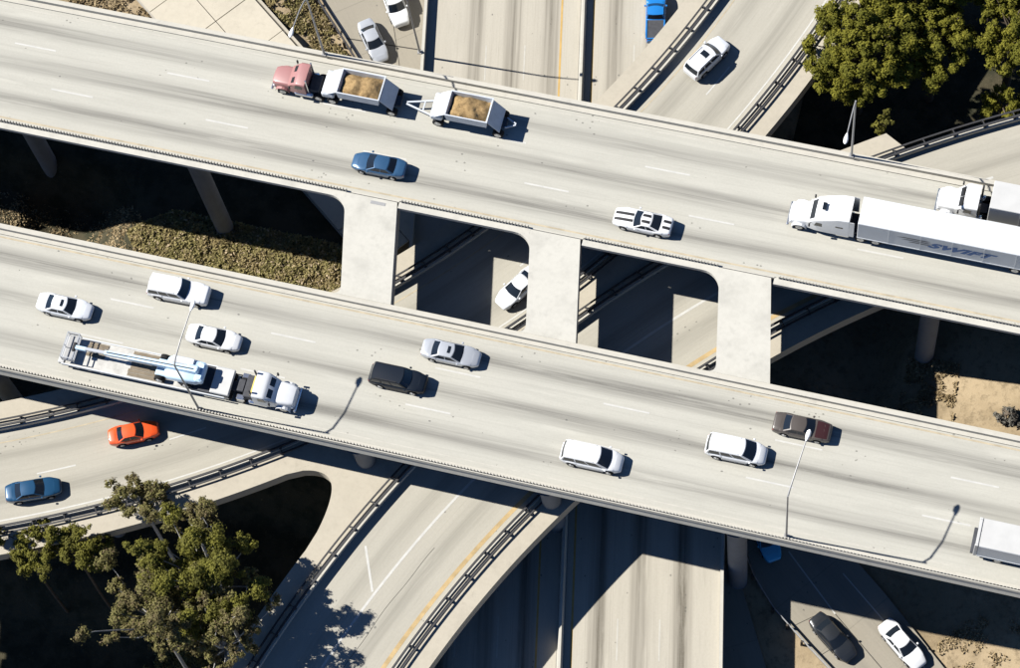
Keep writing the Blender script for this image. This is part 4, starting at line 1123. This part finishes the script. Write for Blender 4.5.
# ------------------------------------------------------------------ foliage
def leaf_mesh(name, centers, size, mat, parent=None, seed=1, flat=0.0, aspect=1.6, out=None):
    rg = np.random.default_rng(seed); n = len(centers)
    nrm = rg.normal(size=(n, 3)); nrm[:, 2] = np.abs(nrm[:, 2]) + flat
    if out is not None: nrm = nrm * 0.75 + out * 0.9
    nrm /= np.linalg.norm(nrm, axis=1)[:, None]
    a = np.cross(nrm, rg.normal(size=(n, 3))); a /= np.linalg.norm(a, axis=1)[:, None] + 1e-9
    b = np.cross(nrm, a)
    s = size * rg.uniform(0.6, 1.35, size=(n, 1))
    a = a * s * aspect * 0.5; b = b * s * 0.5
    v = np.empty((n, 4, 3)); v[:, 0] = centers - a; v[:, 1] = centers - b * 0.9 + a * 0.1; v[:, 2] = centers + a; v[:, 3] = centers + b * 0.9 + a * 0.1
    me = bpy.data.meshes.new(name)
    me.vertices.add(n * 4); me.vertices.foreach_set('co', v.ravel().astype(np.float32))
    me.loops.add(n * 4); me.loops.foreach_set('vertex_index', np.arange(n * 4, dtype=np.int32))
    me.polygons.add(n); me.polygons.foreach_set('loop_start', np.arange(0, n * 4, 4, dtype=np.int32))
    me.update(calc_edges=True); me.materials.append(M[mat])
    return link(name, me, parent)
def tree(name, label, loc, clumps, leaf, bark, per, size, seed, group, trunk_r=0.3, flatten=0.75, shell=0.55, limb_r=0.09, core=None):
    """clumps: list of (dx,dy,z,r) relative to the tree's foot"""
    rg = np.random.default_rng(seed)
    t = thing(name, label, 'tree', loc, 0, group)
    cen = []; outs = []
    for (dx, dy, z, r) in clumps:
        nt = max(6, int(11 * r * r)); n = int(per * 1.25 * r * r / nt) + 6
        for k_ in range(nt):                 # each clump is made of ragged tufts
            d = rg.normal(size=3); d /= np.linalg.norm(d); d[2] = d[2] * flatten + 0.15
            tc = np.array((dx, dy, z)) + d * r * rg.uniform(0.35, 1.08)
            tr = r * rg.uniform(0.22, 0.40)
            q = rg.normal(size=(n, 3)) * 0.62
            cen.append(tc + q * tr * np.array((1, 1, 0.8))); outs.append(q + d * 0.6)
    cen = np.vstack(cen); outs = np.vstack(outs)
    leaf_mesh('crown', cen, size, leaf, t, seed, out=outs)
    m = MB(); cz = sum(c_[2] for c_ in clumps) / len(clumps); cx_ = sum(c_[0] for c_ in clumps) / len(clumps); cy_ = sum(c_[1] for c_ in clumps) / len(clumps)
    zmin = min(c_[2] for c_ in clumps)
    fork = Vector((cx_ * 0.5, cy_ * 0.5, max(1.2, zmin - 0.8)))
    m.tube([(0, 0, -0.6), fork * 0.5 + Vector((rg.uniform(-.3, .3), rg.uniform(-.3, .3), 0)), fork], [trunk_r * 1.25, trunk_r, trunk_r * 0.8], 9)
    tr_ = m.build('trunk', bark, t)
    for i, (dx, dy, z, r) in enumerate(clumps):
        e = Vector((dx, dy, z)); mid = fork.lerp(e, 0.5) + Vector((rg.uniform(-.5, .5), rg.uniform(-.5, .5), rg.uniform(-.2, .6)))
        m = MB(); m.tube([fork, fork.lerp(mid, 0.5) + Vector((rg.uniform(-.2, .2), rg.uniform(-.2, .2), 0.1)), mid, mid.lerp(e, 0.6) + Vector((rg.uniform(-.25, .25), rg.uniform(-.25, .25), 0)), e + Vector((0, 0, r * 0.35))],
                         [limb_r * 1.5, limb_r * 1.2, limb_r, limb_r * 0.7, limb_r * 0.35], 6)
        m.build('limb', bark, tr_)
    return t
def crown_clumps(n, rx, ry, z0, z1, rmin, rmax, seed, top=True):
    rg = np.random.default_rng(seed); out = []
    tries = 0
    while len(out) < n and tries < 4000:
        tries += 1
        d = rg.normal(size=3); d /= np.linalg.norm(d); d[2] = abs(d[2]) if rg.uniform() < 0.8 else -abs(d[2]) * 0.5
        s = rg.uniform(0.6, 1.0); r = rg.uniform(rmin, rmax)
        q = (d[0] * rx * s, d[1] * ry * s, (z0 + z1) / 2 + d[2] * (z1 - z0) / 2 * s)
        if all(math.dist(q, o[:3]) > 0.84 * (r + o[3]) for o in out): out.append((*q, r))
    return out
DG = 'dense trees at upper right'
def dense(label, x, y, rx, ry, z0, z1, n, seed, size=0.165):
    g = ground_z(x, y)
    return tree('broadleaf_tree', label, (x, y, g), [(a_, b_, c_ - g, r) for a_, b_, c_, r in crown_clumps(n, rx, ry, z0, z1, 0.7, 1.2, seed)], 'leaf_dense', 'bark_dark', 1250, size, seed, DG, 0.35)
dense('large dense tree overhanging the ramp rail, leftmost of the upper right trees', 23.3, 35.9, 4.6, 5.6, 5.0, 11.0, 58, 21)
dense('dense tree at the top edge left of the dark gap in the upper right trees', 26.5, 43.5, 4.6, 4.4, 5.5, 11.0, 30, 22)
dense('dense tree in the middle of the upper right trees', 29.6, 38.6, 3.0, 4.2, 4.0, 9.0, 36, 23)
dense('dense tree in the upper right corner', 36.4, 41.2, 3.2, 4.6, 4.5, 9.5, 38, 24)
dense('low small tree near the right edge above the far ramp rail', 36.4, 36.0, 1.9, 1.3, 1.5, 4.0, 7, 25)
dense('dense tree beyond the top edge behind the dark gap', 33.5, 47.0, 4.0, 4.0, 4.0, 9.5, 26, 26)
t = tree('shrub', 'small bright shrub by the ramp ledge right of the pale lamp post', (26.4, 30.0, 3.6), [(-.3, -.3, 2.2, .55), (.25, .1, 2.7, .6), (0, .5, 3.1, .55), (.1, -.6, 1.9, .45)], 'leaf_bright', 'bark_dark', 420, 0.2, 31, None, 0.12)

EG = 'trees at lower left'
def gum(label, x, y, clumps, seed, leaf='leaf_gum', per=1150, size=0.14, tr=0.17, bark='bark_pale'):
    g = ground_z(x, y)
    return tree('gum_tree', label, (x, y, g), [(a_ - x, b_ - y, c_ - g, r) for a_, b_, c_, r in clumps], leaf, bark, per, size, seed, EG, tr, 0.7, 0.5, 0.06)
def cluster(x, y, z, n, sx, sy, sz, r0, r1, seed):
    rg = np.random.default_rng(seed); o = []; tries = 0
    while len(o) < n and tries < 3000:
        tries += 1
        q = (x + rg.normal() * sx, y + rg.normal() * sy, z + rg.normal() * sz); r = rg.uniform(r0, r1)
        if all(math.dist(q, p_[:3]) > 0.62 * (r + p_[3]) for p_ in o): o.append((*q, r))
    return o
gum('slender gum tree reaching over the ramp rail near the blue sedan', -26.6, -22.5, cluster(-28.6, -20.0, 9.3, 15, 1.5, 0.8, 0.6, 0.55, 0.95, 41), 41, per=950)
gum('sparse gum tree with bare white limbs beside the rounded opening', -21.9, -24.0, cluster(-22.5, -20.6, 9.4, 14, 1.1, 1.0, 0.7, 0.5, 0.85, 42), 42, per=800)
gum('tall leafy gum tree in the middle of the lower left trees', -20.4, -26.8, cluster(-20.0, -26.4, 12.3, 40, 2.1, 1.9, 1.2, 0.7, 1.15, 43), 43, 'leaf_bright')
gum('broad gum tree at the bottom edge, left part of the lower left trees', -23.2, -31.5, cluster(-23.4, -30.0, 11.0, 36, 2.3, 1.9, 1.3, 0.7, 1.15, 44), 44)
gum('gum tree at the bottom edge nearest the painted gore', -17.6, -32.0, cluster(-17.0, -30.4, 11.5, 30, 1.6, 2.0, 1.2, 0.55, 1.0, 45), 45, per=950)
gum('bright bushy tree below the ramp, under the deep blue sedan', -38.4, -26.6, cluster(-38.4, -25.9, 6.2, 22, 1.7, 0.8, 0.8, 0.6, 0.95, 46), 46, 'leaf_bright', bark='bark_dark', tr=0.12)
gum('bright bushy tree below the ramp, right of the other bushy one', -33.6, -26.0, cluster(-33.5, -24.9, 6.2, 22, 1.5, 0.9, 0.8, 0.6, 0.9, 47), 47, 'leaf_bright', bark='bark_dark', tr=0.12)

# leaf-strewn floor under the lower left trees, dark sheets with shade in their colour, and plants growing on the open ground
def in_poly(x, y, P):
    c_ = False
    for i in range(len(P)):
        (x1, y1), (x2, y2) = P[i], P[i - 1]
        if (y1 > y) != (y2 > y) and x < (x2 - x1) * (y - y1) / (y2 - y1) + x1: c_ = not c_
    return c_
def cover(name, label, poly, n, mat, size, seed, hgt=0.5, thresh=-1.0, flat=0.4):
    rg = np.random.default_rng(seed); P = poly
    x0, x1 = min(q[0] for q in P), max(q[0] for q in P); y0, y1 = min(q[1] for q in P), max(q[1] for q in P)
    pts = []
    while len(pts) < n:
        x, y = rg.uniform(x0, x1), rg.uniform(y0, y1)
        if not in_poly(x, y, P): continue
        d = mnoise.noise(Vector((x * 0.45, y * 0.45, seed))) + 0.5 * mnoise.noise(Vector((x * 1.3, y * 1.3, seed + 3)))
        if d < thresh + rg.uniform(-0.15, 0.15): continue
        lump = 0.5 + 0.5 * mnoise.noise(Vector((x * 1.1, y * 1.1, seed + 9)))
        pts.append((x, y, ground_z(x, y) + 0.04 + hgt * lump * rg.uniform(0.3, 1.0)))
    o = leaf_mesh(name, np.array(pts), size, mat, None, seed, flat)
    o['label'] = label; o['category'] = 'plants'; return stuff(o)
def dark_floor(name, poly):
    P = poly; m = MB(); st = 1.0
    xs_ = np.arange(min(q[0] for q in P), max(q[0] for q in P) + st, st); ys_ = np.arange(min(q[1] for q in P), max(q[1] for q in P) + st, st)
    m.add([(x, y, ground_z(x, y) + 0.05) for y in ys_ for x in xs_], [(j * len(xs_) + i, j * len(xs_) + i + 1, (j + 1) * len(xs_) + i + 1, (j + 1) * len(xs_) + i) for j in range(len(ys_) - 1) for i in range(len(xs_) - 1)], True)
    return structure(m.build(name, 'litter_and_shade'))
dark_floor('wooded_ground', [(-75, -75), (10, -75), (10, -6), (-75, -6)])  # leaf floor; its dark colour also stands for shade in the ramp opening
dark_floor('bank_shade_sheet', [(-75, -6), (-16, -6), (-16, 24), (-75, 24)])  # dark sheet added where the bank simply lies in shade
dark_floor('shaded_ground', [(18, 23), (70, 23), (70, 70), (18, 70)])  # shade under the trees is put into this ground's colour
cover('groundcover', 'olive and brown ivy on the bank between the viaducts, left', [(-42, 9), (-38, 12), (-16, 12), (-16, -1), (-30, -1), (-38, 4)], 34000, 'leaf_ivy', 0.21, 51, 0.8, flat=0.8)
cover('dry_grass', 'straw coloured dry grass on the bank left of the ivy', [(-60, 2), (-60, 12), (-42, 12), (-35, 3), (-30, -1)], 9000, 'leaf_dry', 0.16, 52, 0.22, -0.1)
cover('groundcover', 'brown and green plants on the bank by the dark guard rail', [(-37, 35.5), (-38.5, 42), (-31, 37), (-26, 31.5), (-22.5, 26.5), (-29, 28.5)], 7000, 'leaf_ivy', 0.22, 53, 0.5, -0.05)
cover('groundcover', 'dull scrub on the bank at the far upper left', [(-56, 32), (-60, 42), (-48, 33), (-41, 27), (-46, 26)], 3500, 'leaf_dry', 0.2, 54, 0.35, 0.0)
cover('dry_grass', 'dry scrub on the bare ground between the viaducts, right', [(33, 5), (33, 11), (37.5, 11.0), (38, 5)], 2500, 'leaf_dry', 0.18, 55, 0.35, 0.0)
cover('dry_grass', 'dry scrub on the slope at lower right', [(40, -14), (48, -22), (56, -14), (44, -9)], 2500, 'leaf_dry', 0.16, 56, 0.25, 0.15)
cover('groundcover', 'low scrub under the trees beside the ramp with the gore', [(-30, -36), (-13, -36), (-13, -22), (-30, -26)], 9000, 'leaf_gum', 0.22, 57, 0.5, 0.0)
g = ground_z(42.3, 6.6)
tree('shrub', 'grey leafless-looking shrub on bare ground at the right edge', (42.5, 6.4, g), [(-.5, 0, .5, .6), (.3, .3, .7, .7), (.7, -.4, .5, .6), (0, -.6, .4, .55), (-.1, .6, .6, .5)], 'leaf_grey', 'bark_dark', 420, 0.16, 61, None, 0.08)

bpy.context.view_layer.update()
